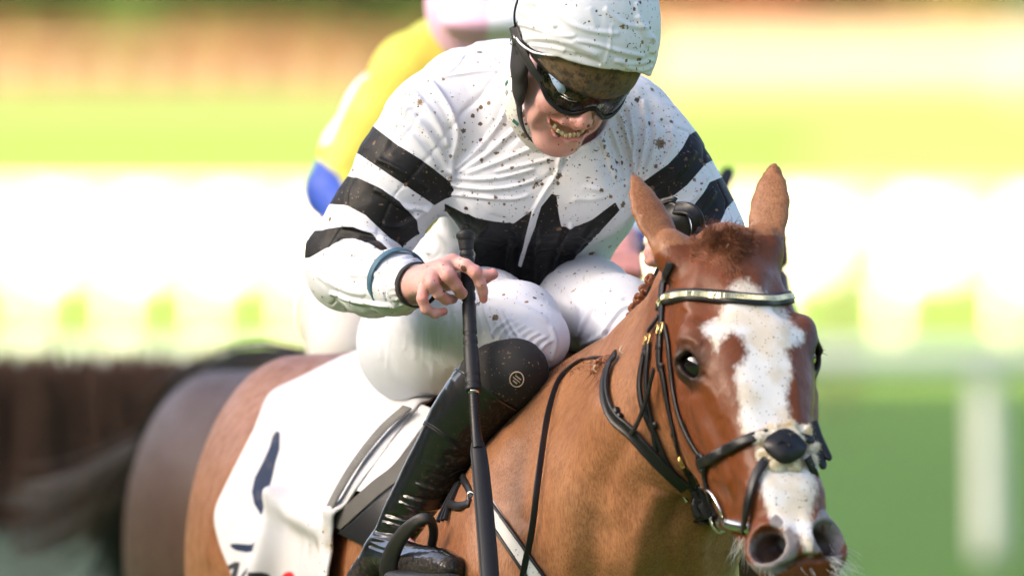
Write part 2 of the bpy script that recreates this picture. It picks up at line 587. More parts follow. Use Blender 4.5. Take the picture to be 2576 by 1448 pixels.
obj('apron', np.array([(x0, y - .05, 1.10), (x1, y - .05, 1.10), (x1, y - .75, .30), (x0, y - .75, .30), (x0, y - .02, 1.12), (x1, y - .02, 1.12), (x1, y - .02, 0), (x0, y - .02, 0), (x1, y - .75, 0), (x0, y - .75, 0)]),
    [(3, 2, 1, 0), (0, 1, 5, 4), (4, 5, 6, 7), (9, 8, 2, 3), (1, 2, 8, 6, 5), (0, 4, 7, 9, 3)], m_apron, bfz, smooth=False)
obj('ground_board', *bx(x0, x1, y - .95, y - .80, 0, .16, .02), plain('orange_board', (.55, .18, .03), .6), bfz)

m_cream = plain('cream_paint', (.34, .31, .25), .6)
# far running rail on the left with its posts
D = 258.0; y = Yd(D)
fr_ = empty('far_rail', (X(500, D), y, 0))
tag(fr_, 'slender white rail on thin posts in front of the copper hedge at left', 'rail')
obj('rail', *tube([(X(-700, D), y, .70), (X(1700, D), y, .70)], .025, 8), m_cream, fr_)
for k in range(-8, 18):
    u = 340 + 120 * k
    if u < 1700: obj('post', *bx(X(u, D) - .03, X(u, D) + .03, y - .03, y + .03, 0, .70), m_cream, fr_)
# pale picket rail and boards at right
D = 270.0; y = Yd(D)
pk = empty('picket_fence', (X(2100, D), y, 0))
tag(pk, 'far cream picket fence along the copper hedge at right', 'fence')
for k in range(60):
    u = 1640 + 20 * k
    obj('picket', *bx(X(u, D) - .052, X(u, D) + .052, y - .02, y + .02, .02, .96 + .05 * (k % 2)), m_cream, pk)
for z in (.25, .75): obj('rail', *bx(X(1620, D), X(2860, D), y + .02, y + .06, z, z + .08), m_cream, pk)

# leaves: many small faces spread through a volume
def leaves(n, sampler, size, seed):
    g = np.random.default_rng(seed)
    c = sampler(g, n)
    a = g.normal(size=(n, 3)); a /= np.linalg.norm(a, axis=1, keepdims=True)
    b = np.cross(a, g.normal(size=(n, 3))); b /= np.linalg.norm(b, axis=1, keepdims=True)
    s = size * g.uniform(.6, 1.4, (n, 1))
    V = np.stack([c + a * s, c + b * s * .6, c - a * s, c - b * s * .6], 1).reshape(-1, 3)
    return V, np.arange(4 * n).reshape(n, 4)
def leafmat(name, a, b, c):
    M = Mat(name)
    M.set(Base_Color=M.mix(M.noise(.35, 3), M.mix(M.noise(2.5, 3), a, b), c), Roughness=.7); M.b.inputs['Specular IOR Level'].default_value = .2; return M.m
m_copper = leafmat('copper_leaves', (.150, .070, .046), (.20, .105, .062), (.22, .068, .046))
m_green = leafmat('green_leaves', (.012, .026, .006), (.024, .040, .010), (.020, .024, .008))
m_bark = plain('bark', (.075, .05, .03), .9)
def hedge(u0, u1, D, h, label, mat, seed, depth=2.2):
    y = Yd(D); x0, x1 = X(u0, D), X(u1, D)
    h_ = empty('hedge', ((x0 + x1) / 2, y, 0)); tag(h_, label, 'hedge')
    n = int((x1 - x0) * h * 420)
    def smp(g, n):
        x = g.uniform(x0, x1, n); top = h * (1 + .10 * np.sin(x * 1.3 + seed) + .06 * np.sin(x * 3.1))
        return np.c_[x, y + g.uniform(0, depth, n), g.random(n) ** .8 * top]
    V, F = leaves(n, smp, .07, seed)
    tag(obj('foliage', V, F, mat, h_, smooth=False), kind='stuff')
    tw = [tube([(x, y + depth * .5, 0), (x + g.normal(0, .1), y + depth * .5, h * .9)], [.03, .01], 5) for x in np.arange(x0 + .3, x1, .8)]
    tag(obj('stems', *cat(tw), m_bark, h_), kind='stuff')
hedge(-500, 1250, 282, .84, 'low copper beech hedge glowing in the sun at left', m_copper, 1)
hedge(1600, 2480, 288, 1.42, 'taller copper hedge above the cream picket fence', m_copper, 2)
hedge(-600, 1250, 302, 3.0, 'tall dark green hedge behind the copper hedge at left', m_green, 3)
hedge(1560, 2700, 306, 3.2, 'tall dark green hedge behind the copper hedge at right', m_green, 4)
def tree(u, D, H_, R_, seed, label, mat):
    g = np.random.default_rng(seed); x, y = X(u, D), Yd(D)
    t = empty('tree', (x, y, 0)); tag(t, label, 'tree', 'trees along the far side of the course')
    parts = [tube([(x, y, -.1), (x + .1, y, H_ * .35), (x, y + .1, H_ * .75)], [.32, .24, .08], 8)]
    cl = []
    for k in range(26):
        a = g.uniform(0, 6.28); z = H_ * g.uniform(.22, .95); r = R_ * math.sqrt(max(.05, 1 - ((z / H_ - .5) / .55) ** 2)) * g.uniform(.35, .95)
        c = np.array([x + r * math.cos(a), y + r * math.sin(a), z]); cl.append((c, R_ * g.uniform(.28, .48)))
        parts.append(tube([(x, y, z * .75), c], [.06, .02], 5))
    obj('trunk', *cat(parts), m_bark, t)
    def smp(g, n):
        i = g.integers(0, len(cl), n); d = g.normal(size=(n, 3)); d /= np.linalg.norm(d, axis=1, keepdims=True)
        return np.array([cl[k][0] for k in i]) + d * (np.array([cl[k][1] for k in i]) * g.random(n) ** .4)[:, None]
    V, F = leaves(5200, smp, .17, seed)
    obj('crown', V, F, mat, t, smooth=False)
TL = ['dark green tree far behind the copper hedge, first from the left edge', 'dark green tree far behind the copper hedge, second from the left edge', 'dark green tree far behind the copper hedge, third from the left edge', 'dark green tree far behind the copper hedge, fourth from the left edge', 'dark green tree far behind the copper hedge, above the yellow sleeve', 'dark green tree far behind the pink cap', 'dark green tree far behind the white helmet', 'dark green tree far off just right of the white helmet', 'dark green tree far off above the middle of the picket fence', 'dark green tree far off beside the white marquee']
for k, u in enumerate((-60, 180, 420, 660, 900, 1140, 1400, 1680, 1960, 2240)):
    tree(u, 318 + 9 * (k % 3), 7.0 + .9 * ((k * 7) % 4), 2.0, 60 + k, TL[k], m_green)
# white marquee at the far right
D = 262.0; y = Yd(D); xa, xb = X(2545, D), X(2850, D)
tn = empty('marquee', ((xa + xb) / 2, y, 0)); tag(tn, 'white marquee beside the hedge at the far right', 'marquee')
zt = Zv(95, D); zp = Zv(35, D)
m_canvas = plain('cream_canvas', (.16, .15, .135), .7)
obj('wall', *bx(xa, xb, y, y + 3, 0, zt, .02), m_canvas, tn)
obj('roof', np.array([(xa - .05, y - .06, zt + .003), (xb + .05, y - .06, zt + .003), (xb + .05, y + 3.06, zt + .003), (xa - .05, y + 3.06, zt + .003), (xa + .5, y + 1.5, zp), (xb - .5, y + 1.5, zp)]), [(0, 1, 5, 4), (2, 3, 4, 5), (1, 2, 5), (3, 0, 4), (3, 2, 1, 0)], m_canvas, tn, smooth=False)
# the grandstand along the left-hand side of the course: its shade covers the riders and the near turf
gx, y0_, y1_ = 27.0, -140.0, 51.0
gs = empty('grandstand', (-gx - 14, (y0_ + y1_) / 2, 0)); tag(gs, 'long roofed concrete grandstand beside the course whose shade covers the riders', 'grandstand')
m_conc = plain('concrete', (.36, .345, .32), .8)
for k in range(8):
    obj('tier', *bx(-gx - 6.0 - 3.0 * k, -gx - 3.0 - 3.0 * k - .003, y0_, y1_, 0, 1.4 + .95 * k), m_conc, gs, smooth=False)
obj('back_wall', *bx(-gx - 28, -gx - 27.01, y0_, y1_, 0, 12.5), m_conc, gs, smooth=False)
obj('roof', *bx(-gx - 29, -gx + .5, y0_ - 1, y1_, 12.51, 13.1), plain('roof_sheet', (.30, .30, .30), .6), gs, smooth=False)
obj('end_wall', *bx(-gx - 27.0, -gx - 3.0, y1_ + .003, y1_ + .4, 0, 12.5), m_conc, gs, smooth=False)
for k in range(11):
    yy = y0_ + .6 + (y1_ - y0_ - 1.2) * k / 10
    obj('column', *bx(-gx - 2.6, -gx - 2.0, yy - .3, yy + .3, 0, 12.5), m_conc, gs, smooth=False)
print('info setting', round(time.time() - T0, 1))
# ------------------------------------------------------------------ the chestnut horse
# head frame: x across (towards the right of the picture), y down the face, z out of the face
def H(x, y, z): return HO + HR @ np.array([x, y, z], float)
def HRot(ax=0, ay=0, az=0):
    R = (Matrix.Rotation(math.radians(az), 3, 'Z') @ Matrix.Rotation(math.radians(ay), 3, 'Y') @ Matrix.Rotation(math.radians(ax), 3, 'X'))
    return HR @ np.array(R)
def toH(p): return (np.asarray(p) - HO) @ HR
def build_horse(ex, ey, ho, pose=0):
    global HR, HO, horse, EYES
    _ex = nrm(ex)
    _ey = np.array(ey); _ey = nrm(_ey - (_ey @ _ex) * _ex)
    _ez = -np.cross(_ex, _ey)
    if _ez @ np.array([0.2, -0.8, 0.566]) < 0: _ez = -_ez
    HR = np.stack([_ex, _ey, _ez], 1)
    HO = np.array(ho)

    horse = Solid()
    Z = horse
    # trunk and hindquarters
    Z.add(EL(P(900, 1410, 1.22), (0.272, 0.40, 0.345)), 0.08)
    Z.add(EL(P(735, 1400, 1.35), (0.170, 0.30, 0.33)), 0.06)
    Z.add(EL(P(1060, 1330, 1.30), (0.155, 0.30, 0.30)), 0.06)
    Z.add(EL(P(1190, 1420, 0.62), (0.275, 0.62, 0.335)), 0.10)
    Z.add(RC(P(1000, 960, 1.0), P(1350, 985, 0.2), 0.07, 0.055), 0.10)
    # shoulders and chest
    Z.add(EL(P(1345, 1490, 0.03), (0.145, 0.29, 0.33)), 0.09)
    Z.add(EL(P(1565, 1500, 0.02), (0.155, 0.33, 0.34)), 0.09)
    Z.add(EL(P(1470, 1500, -0.22), (0.23, 0.20, 0.30)), 0.09)
    Z.add(EL(P(1340, 1560, -0.30), (0.11, 0.14, 0.20)), 0.05)
    Z.add(EL(P(1620, 1560, -0.26), (0.11, 0.14, 0.20)), 0.05)
    # withers and neck: crest, middle, throat
    Z.chain([(P(1340, 1015, 0.28), .052), (P(1450, 1000, 0.10), .050), (P(1585, 985, -0.10), .044), (P(1700, 850, -0.36), .038), (P(1780, 715, -0.58), .040), (P(1825, 640, -0.67), .05)], 0.075)
    Z.chain([(P(1490, 1235, -0.05), .165), (P(1595, 1105, -0.26), .135), (P(1700, 970, -0.44), .100), (P(1775, 820, -0.60), .085)], 0.09)
    Z.chain([(P(1520, 1420, -0.28), .185), (P(1625, 1260, -0.42), .150), (P(1712, 1080, -0.56), .110), (P(1795, 900, -0.66), .08)], 0.08)
    # neck muscle lines
    Z.cut(RC(P(1420, 1090, -0.30), P(1560, 1330, -0.56), .012, .02), 0.05)
    Z.add(RC(P(1455, 1040, -0.20), P(1640, 1330, -0.56), .03, .03), 0.08)
    # skull
    Z.add(EL(H(0, .095, -.085), (.090, .115, .078), HR), 0.03)
    Z.add(EL(H(0, .205, -.058), (.092, .150, .060), HR), 0.03)
    for sx in (-1, 1):
        Z.add(RC(H(sx * .034, .20, -.048), H(sx * .022, .46, -.050), .048, .033), 0.03)
        Z.add(RC(H(sx * .022, .46, -.050), H(sx * .020, .545, -.058), .033, .034), 0.025)
        Z.add(EL(H(sx * .060, .215, -.165), (.040, .135, .098), HRot(0, 0, sx * 5)), 0.035)      # masseter
        Z.add(EL(H(sx * .052, .33, -.135), (.034, .13, .065), HRot(0, 0, sx * 8)), 0.03)
        Z.add(RC(H(sx * .030, .33, -.175), H(sx * .022, .50, -.130), .034, .026), 0.03)
        Z.add(RC(H(sx * .084, .26, -.082), H(sx * .060, .395, -.088), .0145, .010), 0.022)       # facial crest
        Z.add(EL(H(sx * .080, .180, -.040), (.025, .042, .026), HRot(0, 0, sx * 10)), 0.022)     # brow
        Z.add(RC(H(sx * .089, .168, -.040), H(sx * .091, .205, -.046), .015, .010), 0.016)
        Z.cut(EL(H(sx * .066, .118, -.014), (.020, .032, .014), HRot(0, 0, sx * 12)), 0.03)      # hollow over the eye
    Z.add(EL(H(0, .42, -.085), (.050, .13, .052), HR), 0.03)
    # muzzle
    Z.add(EL(H(0, .535, -.085), (.049, .070, .055), HR), 0.03)
    Z.add(EL(H(0, .582, -.088), (.044, .030, .040), HR), 0.02)
    for sx in (-1, 1):
        Z.add(EL(H(sx * .043, .545, -.052), (.030, .046, .036), HRot(0, sx * 20, sx * -8)), 0.018)
        Z.add(EL(H(sx * .034, .592, -.080), (.026, .022, .030), HR), 0.014)
    Z.add(EL(H(0, .560, -.148), (.038, .052, .026), HR), 0.02)
    Z.add(EL(H(0, .592, -.142), (.034, .024, .022), HR), 0.014)
    # ears: leaf shaped, hollowed behind
    def ear(base, tip, wide, back, w0, w1):
        base, tip, back = np.array(base), np.array(tip), nrm(back)
        ax = tip - base
        side = nrm(np.cross(ax, back))
        nn = np.cross(side, nrm(ax))
        if nn @ back < 0: nn = -nn
        prof = [(-.12, .028, .9), (0.05, .026, .85), (.22, .0265, .75), (.42, .0285, .62), (.58, .0275, .55), (.74, .0210, .5), (.88, .0112, .5), (1.0, .0015, .5)]
        horse.add(EL(base + ax * .06, (.032, .030, .046), np.stack([side, nn, nrm(ax)], 1)), 0.025)
        pts = []
        for t, r, f in prof:
            pts.append((base + ax * t + side * wide * math.sin(max(0, t) * math.pi) , r * (w0 + (w1 - w0) * t)))
        horse.chain(pts, 0.004, nn, 0.40)
        for (p, r), (q, r2) in zip(pts[2:-1], pts[3:]):
            horse.cut(RC(p + nn * .010, q + nn * .007, r * .80, r2 * .55, nn, 0.62), 0.006)
    ear(P(1704, 655, -0.70), P(1592, 432, -0.62), 0.006, (-0.45, 0.9, 0.1), 1.0, 0.90)
    ear(P(1918, 650, -0.68), P(1947, 406, -0.60), -0.002, (0.25, 0.95, 0.1), 1.02, 1.12)
    # legs under the frame, so that the animal stands on the ground
    Z.chain([(P(1300, 1800, 0.0), .10), (P(1290, 2250, -0.15), .062), (P(1290, 2700, -0.05), .05), (P(1290, 3200, 0.05), .035), (P(1290, 3420, -0.05), .055)], 0.05)
    Z.chain([(P(1600, 1800, -0.05), .10), (P(1600, 2200, -0.35), .062), (P(1600, 2650, -0.55), .05), (P(1600, 3150, -0.62), .035), (P(1600, 3440, -0.70), .055)], 0.05)
    Z.chain([(P(780, 1650, 1.30), .17), (P(790, 2200, 1.45), .085), (P(790, 2560, 1.62), .058), (P(790, 3050, 1.55), .038), (P(790, 3270, 1.45), .055)], 0.06)
    Z.chain([(P(1060, 1650, 1.30), .17), (P(1060, 2200, 1.15), .085), (P(1060, 2560, 1.35), .058), (P(1060, 3050, 1.30), .038), (P(1060, 3300, 1.20), .055)], 0.06)
    # eye sockets
    EYES = {}
    for sx in (-1, 1):
        c = H(sx * .0900, .207, -.053)
        EYES[sx] = c
        R = HRot(0, sx * 52, sx * 20)
        Z.add(EL(c, (.034, .037, .017), R), 0.012)
        Z.cut(EL(c + R @ np.array([0, 0, .008]), (.0165, .0250, .018), R), 0.006)
        Z.add(RC(c + R @ np.array([-.012 * 1, -.021, .014]), c + R @ np.array([.012, -.018, .014]), .0045, .0045), 0.006)
    # nostrils: flared comma shapes
    for sx in (-1, 1):
        R = HRot(-16, sx * 34, sx * -36)
        c = H(-.047, .551, -.037) if sx < 0 else H(.037, .548, -.036)
        Z.add(EL(c + R @ np.array([0, 0, -.006]), (.0375, .0310, .010), R), 0.024)
        Z.cut(EL(c + R @ np.array([0, .002, .016]), (.0305, .0300, .040), R), 0.005)
        Z.cut(RC(c + R @ np.array([sx * .004, 0, -.006]), c + R @ np.array([-sx * .008, -.03, -.05]), .019, .012), 0.008)
    # mouth line, chin groove
    mp = horse.hits([(1968, 1428), (1985, 1422), (2005, 1411), (2030, 1402), (2055, 1406), (2078, 1402)]) if pose == 0 else []
    for a, b in zip(mp[:-1], mp[1:]): Z.cut(RC(a, b, .0035, .0035), .008)
    horse.mouth = mp

build_horse([0.96, 0.277, 0.05], [0.196, -0.533, -0.823], P(1838, 573, -0.74))      # world axes: right, away, up
lo, hi = horse.bounds()
headlo, headhi = P(1560, 1500, -1.35), P(2140, 395, -0.42)
headlo, headhi = np.minimum(headlo, headhi), np.maximum(headlo, headhi)
# --- coat and other horse materials
def coat(name, c_dark, c_mid, c_lite, mark=True, rough=0.36):
    M = Mat(name)
    base = M.mix(M.noise(3.2, 4), c_dark, c_mid)
    if mark:
        base = M.mix(M.attr('lite'), base, M.mix(M.noise(5, 4), c_mid, c_lite))
    hair = M.noise(1.0, 3, M.coord((420, 420, 60)))
    hair2 = M.noise(38, 5, rough=0.7)
    base = M.mix(M.ramp(hair, .3, .75, 0, .55), base, c_dark)
    base = M.mix(M.ramp(hair2, .42, .72, 0, .30), base, tuple(c * .55 for c in c_dark))
    if mark:
        n = M.math('ADD', M.noise(1.0, 3, M.coord((170, 170, 45)), rough=.7), M.math('MULTIPLY', M.noise(60, 3), .5))
        white = M.ramp(M.math('SUBTRACT', M.attr('blaze'), M.math('MULTIPLY', n, 34)), -12, -36)
        wcol = M.mix(M.ramp(M.noise(22, 4), .40, .62), (.60, .53, .43), (.70, .68, .665))
        wcol = M.mix(M.ramp(M.noise(1.0, 4, M.coord((300, 300, 70)), rough=.7), .55, .8, 0, .5), wcol, (.50, .38, .26))
        base = M.mix(white, base, wcol)
        gn = M.ramp(M.math('ADD', M.attr('grey'), M.math('MULTIPLY', M.math('SUBTRACT', M.noise(38, 5, rough=.7), .5), 1.5)), .42, .78)
        base = M.mix(gn, base, M.mix(M.noise(60, 3), (.12, .105, .10), (.26, .235, .23)))
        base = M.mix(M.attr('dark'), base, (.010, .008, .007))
        base = M.mix(M.attr('nos'), base, M.mix(M.noise(50, 3), (.022, .013, .010), (.060, .038, .028)))
        base = M.mix(M.attr('pink'), base, (.32, .055, .045))
        # flecks of mud thrown up on the face and neck
        for sc, rad, thr in ((210, .24, .66), (85, .15, .74)):
            v = M.voro(sc)
            wd = M.math('ADD', v.outputs['Distance'], M.math('MULTIPLY', M.noise(420, 2), .18))
            m = M.math('MULTIPLY', M.ramp(wd, rad + .09, rad + .05), M.math('GREATER_THAN', M.n_sep(v.outputs['Color']), M.math('SUBTRACT', thr + .38, M.math('MULTIPLY', M.attr('fleck'), .38))))
            base = M.mix(M.math('MULTIPLY', m, .85), base, (.055, .035, .022))
    M.set(Base_Color=base, Roughness=M.ramp(hair2, .3, .7, rough - .06, rough + .12))
    M.b.inputs['Specular IOR Level'].default_value = 0.26
    M.b.inputs['Sheen Weight'].default_value = 0.02
    M.b.inputs['Sheen Roughness'].default_value = 0.4
    b = M.bump(M.noise(7, 4), .5, .012)
    b = M.bump(hair, .55, .0014, b)
    M.normal(M.bump(M.noise(120, 3), .25, .0012, b))
    return M.m
def _sep(s, c):
    x = s.n('ShaderNodeSeparateColor'); s.l(c, x.inputs[0]); return x.outputs[0]
Mat.n_sep = _sep
m_coat = coat('chestnut_coat', (.105, .028, .0080), (.190, .056, .016), (.51, .275, .140))
def hairmat(name, a, b):
    M = Mat(name)
    M.set(Base_Color=M.mix(M.noise(90, 3), a, b), Roughness=.5)
    M.b.inputs['Specular IOR Level'].default_value = .4
    return M.m
m_mane = hairmat('chestnut_mane', (.12, .036, .012), (.24, .085, .034))
m_eye = plain('horse_eye', (.006, .004, .004), .04, coat=1.0)
m_lash = plain('dark_hair', (.02, .014, .01), .6)
m_whisk = plain('pale_whisker', (.62, .60, .55), .5)

blaze_poly = [(1842, 716), (1880, 706), (1920, 738), (1962, 768), (1975, 785), (1990, 818), (2022, 838), (2016, 858), (1978, 880), (1988, 925), (1986, 962), (1976, 1000), (1988, 1060), (2008, 1090), (2042, 1180), (2056, 1222), (2050, 1256), (2040, 1284), (2042, 1310), (2048, 1370), (2040, 1392), (2028, 1388), (2012, 1350), (1990, 1330), (1962, 1322), (1940, 1300), (1926, 1262), (1914, 1212), (1920, 1176), (1896, 1096), (1870, 1086), (1864, 1050), (1860, 985), (1850, 925), (1868, 914), (1884, 884), (1866, 846), (1838, 832), (1812, 856), (1802, 882), (1794, 860), (1766, 822), (1810, 800), (1826, 768)]
grey_spots = [((1945, 1385), 60, 52), ((2096, 1350), 28, 66), ((1985, 1372), 26, 40), ((2056, 1345), 12, 46), ((2068, 1300), 14, 20), ((1930, 1425), 50, 20), ((1952, 1312), 16, 18)]
def horse_attrs(V):
    u, v, t = proj(V)
    h = toH(V)
    front = (h[:, 2] > -.095) & (t < -.55)
    a = {}
    a['blaze'] = np.where(front, poly_sd(u, v, blaze_poly) + 24 * 0, 60.0)
    g = np.zeros(len(V))
    for (cx, cy), rx, ry in grey_spots:
        q = np.hypot((u - cx) / rx, (v - cy) / ry)
        g = np.maximum(g, np.clip(1.55 - q, 0, 1))
    g[t > -.75] = 0
    g = np.maximum(g, np.clip((h[:, 1] - .585) / .02, 0, 1) * (h[:, 2] < -.09) * .8 * (t < -.8))
    a['grey'] = g
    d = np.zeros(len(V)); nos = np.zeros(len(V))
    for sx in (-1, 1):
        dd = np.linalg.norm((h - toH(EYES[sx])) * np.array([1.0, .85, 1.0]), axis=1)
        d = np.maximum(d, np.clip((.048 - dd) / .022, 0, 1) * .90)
        # inside the nostril
        c = np.array([-.047, .551, -.037]) if sx < 0 else np.array([.037, .548, -.036])
        q = h - c
        dep = q @ np.array([sx * math.sin(math.radians(34)), .1, math.cos(math.radians(34))])
        dn = np.linalg.norm(q, axis=1)
        nos = np.maximum(nos, np.clip((-dep - .0005) / .010, 0, 1) * (dn < .06) * np.clip((.040 - np.hypot(q[:, 0], q[:, 1])) / .004, 0, 1))
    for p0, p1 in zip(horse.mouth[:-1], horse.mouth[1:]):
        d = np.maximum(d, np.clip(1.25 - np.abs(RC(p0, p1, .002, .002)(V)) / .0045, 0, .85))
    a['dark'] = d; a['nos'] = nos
    pk = np.exp(-(((u - 1982) / 9) ** 2 + ((v - 1388) / 14) ** 2)) * (nos > .2)
    a['pink'] = np.clip(pk, 0, 1)
    lite = np.clip((.02 - h[:, 2] - .16) / .12, 0, 1) * np.clip((u - 1040) / 120, 0, 1)
    lite = np.where(h[:, 1] < -.005, np.maximum(lite, .75), lite)
    lite = lite * (t < .2)
    a['lite'] = np.maximum(lite * .85, np.where(t > .7, .75, 0))  # rump coat made paler too: its sky sheen is painted into the colour
    a['fleck'] = np.where(t < -.5, np.where(a['blaze'] < -6, 1.0, .35), .15)
    return a
# --- the horse as an object
gp = P(1250, 724, .5); gp[2] = 0.0
racehorse = empty('racehorse', tuple(gp))
tag(racehorse, 'chestnut racehorse with a broad white blaze and a plaited mane galloping in front', 'horse')
hV, hF = horse.mesh(0.0036, headlo, headhi, it=2)
bV, bF = horse.mesh(0.010, it=1)
inb = np.all((bV > headlo + .035) & (bV < headhi - .035), axis=1)
bF = bF[~inb[bF].all(1)]
bF, bV = clean(bF, bV)
# the head grid is cut open where it leaves its box
eb = np.any((hV < headlo + .006) | (hV > headhi - .006), axis=1)
hF = hF[~eb[hF].any(1)]; hF, hV = clean(hF, hV)
def hlines(V, F, lines):
    N = vnormals(V, F); u, v, t = proj(V); d = np.zeros(len(V))
    for pl, amp, w in lines:
        e, q_ = line_d(u, v, smooth_path(np.c_[np.array(pl, float), np.zeros(len(pl))], 24)[:, :2])
        d += amp * np.exp(-(e / w) ** 2) * np.minimum(1, 4 * np.sqrt(np.clip(q_ * (1 - q_), 0, 1)))
    d *= np.clip(-(N @ FW) * 3, 0, 1)
    d += .0007 * fbm(V, 24, 3, 3) * np.clip((-.5 - t) / .1, 0, 1)
    return V + N * d[:, None]
BODY_LINES = [([(1520, 1000), (1455, 1130), (1425, 1280), (1432, 1470)], .007, 30), ([(1590, 1090), (1520, 1210), (1495, 1330), (1500, 1470)], -.008, 30), ([(1300, 1080), (1235, 1200), (1185, 1340), (1180, 1460)], .007, 34), ([(1660, 1230), (1610, 1340), (1600, 1470)], .008, 30), ([(1720, 1250), (1680, 1350), (1680, 1460)], -.008, 26), ([(1380, 1040), (1330, 1180), (1320, 1330)], -.007, 34), ([(1775, 1300), (1760, 1380), (1765, 1470)], .007, 24), ([(640, 1080), (560, 1240), (520, 1420)], .006, 30)]
HEAD_LINES = [([(1712, 1000), (1745, 1050), (1775, 1120), (1800, 1210)], .0022, 9), ([(1745, 950), (1790, 985), (1815, 1050)], .0016, 9), ([(1790, 1190), (1830, 1230), (1865, 1290)], .0020, 9), ([(1830, 1110), (1850, 1180), (1890, 1240)], .0016, 8),
    ([(1700, 860), (1730, 850), (1765, 868)], .0026, 10), ([(1705, 950), (1745, 955), (1775, 940)], -.0018, 9), ([(1760, 660), (1745, 720), (1720, 780)], .0024, 16), ([(1820, 690), (1850, 710)], -.001, 14), ([(1720, 1060), (1735, 1130), (1760, 1200)], -.0022, 12), ([(1990, 900), (2005, 980), (2010, 1060)], .0016, 10), ([(1940, 1320), (1975, 1335), (2000, 1360)], -.0018, 8), ([(1905, 1315), (1945, 1310), (1985, 1330)], .0016, 8)]
hV = hlines(hV, hF, HEAD_LINES + BODY_LINES)
bV = hlines(bV, bF, HEAD_LINES + BODY_LINES)
V, F = join([(hV, hF), (bV, bF)])
horse_body = obj('body', V, F, m_coat, racehorse, attrs=horse_attrs(V))
for sx in (-1, 1):
    R = HRot(0, sx * 52, sx * 20)
    c = EYES[sx]
    n = 20
    Ve, Fe = [], []
    for i in range(n):
        a = math.pi * i / (n - 1)
        for j in range(24):
            b = 2 * math.pi * j / 24
            Ve.append(c + R @ (np.array([.0235 * math.sin(a) * math.cos(b), .0265 * math.sin(a) * math.sin(b), .0200 * math.cos(a)]) - np.array([0, 0, .0075])))
    for i in range(n - 1):
        for j in range(24):
            Fe.append((i * 24 + j, (i + 1) * 24 + j, (i + 1) * 24 + (j + 1) % 24, i * 24 + (j + 1) % 24))
    e = obj('eye', Ve, Fe, m_eye, racehorse)
    # lashes
    parts = []
    for k in range(14 if sx < 0 else 5):
        f = -1 + 2 * k / (13 if sx < 0 else 4)
        p0 = c + R @ np.array([.013 * f + sx * .002, -.020 + .004 * f * f, .012])
        d = R @ nrm([.35 * f, -.35, 1.0])
        pts = [p0, p0 + d * .006 + np.array([0, 0, -.002]), p0 + d * .012 + np.array([0, 0, -.006])]
        parts.append(tube(pts, [.0006, .0005, .0002], 4))
    obj('eyelash', *cat(parts), m_lash, e)
# ---- hair: forelock, wisps at the withers, whiskers
def strands(roots, dirs, length, r, bend, rnd, n=6, seed=1, k=3):
    g = np.random.default_rng(seed); out = []
    for p, d in zip(roots, dirs):
        L = length * g.uniform(.55, 1.15)
        d = nrm(np.asarray(d) + g.normal(0, rnd, 3))
        q = np.array(p, float); pts = [q.copy()]
        for i in range(n - 1):
            d = nrm(d + bend / n + g.normal(0, rnd * .35, 3)); q = q + d * L / (n - 1); pts.append(q.copy())
        out.append(tube(pts, r * np.linspace(1, .25, n), k))
    return cat(out)
g = np.random.default_rng(11)
# tuft standing up between the ears
uv = [(np.clip(g.normal(1838, 34), 1750, 1892), np.clip(g.normal(606, 20), 560, 660)) for _ in range(700)]
rt = horse.hits(uv) - FW * .004
dr = [nrm(np.array([(u - 1832) / 150.0, -.25, .62 + .4 * g.random()])) for u, v in uv]
parts = [strands(rt, dr, .018, .0005, np.array([0.25, -.6, -1.8]), .24, 7, 3)]
uv = [(1765 + 30 * g.random(), 560 + 40 * g.random()) for _ in range(110)]
rt = horse.hits([(u, v + 40) for u, v in uv]) - FW * .004 + np.array([0, 0, .012])
parts.append(strands(rt, [(.15, -.1, 1)] * 110, .024, .0005, np.array([0.3, -.1, -.3]), .22, 6, 5))
# the forelock itself, gathered sideways and tied
uv = [(np.clip(g.normal(1808, 34), 1735, 1885), np.clip(g.normal(630, 20), 590, 690)) for _ in range(1400)]
rt = horse.hits(uv) - FW * .002
dr = [(((1842 - u) / 70.0), -.42, (v - 628) / -60.0) for u, v in uv]
parts.append(strands(rt, dr, .032, .0005, np.array([.5, .4, -.9]), .16, 7, 9))
uv = [(1825 + 40 * g.random(), 640 + 40 * g.random()) for _ in range(300)]
rt = horse.hits(uv) - FW * .003
parts.append(strands(rt, [(.25, -.3, -1)] * 300, .045, .0007, np.array([.1, .3, -.2]), .22, 6, 10))
forelock = obj('forelock', *cat(parts), m_mane, racehorse)
def knot(c, s, seed, mat):
    """a plait rolled up into a bobble: three crossing lobes"""
    g = np.random.default_rng(seed); parts = []
    for i in range(4):
        a = g.uniform(0, 6.28); ax = nrm([math.cos(a), -.5 + g.uniform(-.3, .3), math.sin(a)]); up = nrm(np.cross(ax, nrm([.3, -.9, .2])))
        V, F = torus(np.asarray(c) + s * np.array([.42 * math.cos(i * 1.7 + seed), -.1 * i, .42 * math.sin(i * 1.7 + seed)]), s * .45, s * .42, ax, up, n=12, k=8, sy=.8)
        parts.append((V, F))
    return cat(parts)
KN = [(1636, 702, -.40), (1622, 728, -.34), (1607, 752, -.29), (1596, 776, -.24), (1590, 797, -.20), (1586, 822, -.16), (1576, 838, -.12), (1560, 868, -.08), (1545, 872, -.07)]
for i, (u, v, t) in enumerate(KN):
    c = horse.snap(P(u + 20, v, t - .05)[None], 6, .05)[0]
    c = P(u, v, (proj(c)[2]))
    obj('mane_plait', *knot(c, .0088, i, m_mane), m_mane, racehorse)
for (u, v) in ((1512, 912), (1498, 925), (1530, 905)):
    c = horse.hit(u, v) - FW * .006
    obj('mane_plait', *knot(c, .0082, u, m_mane), m_mane, racehorse)
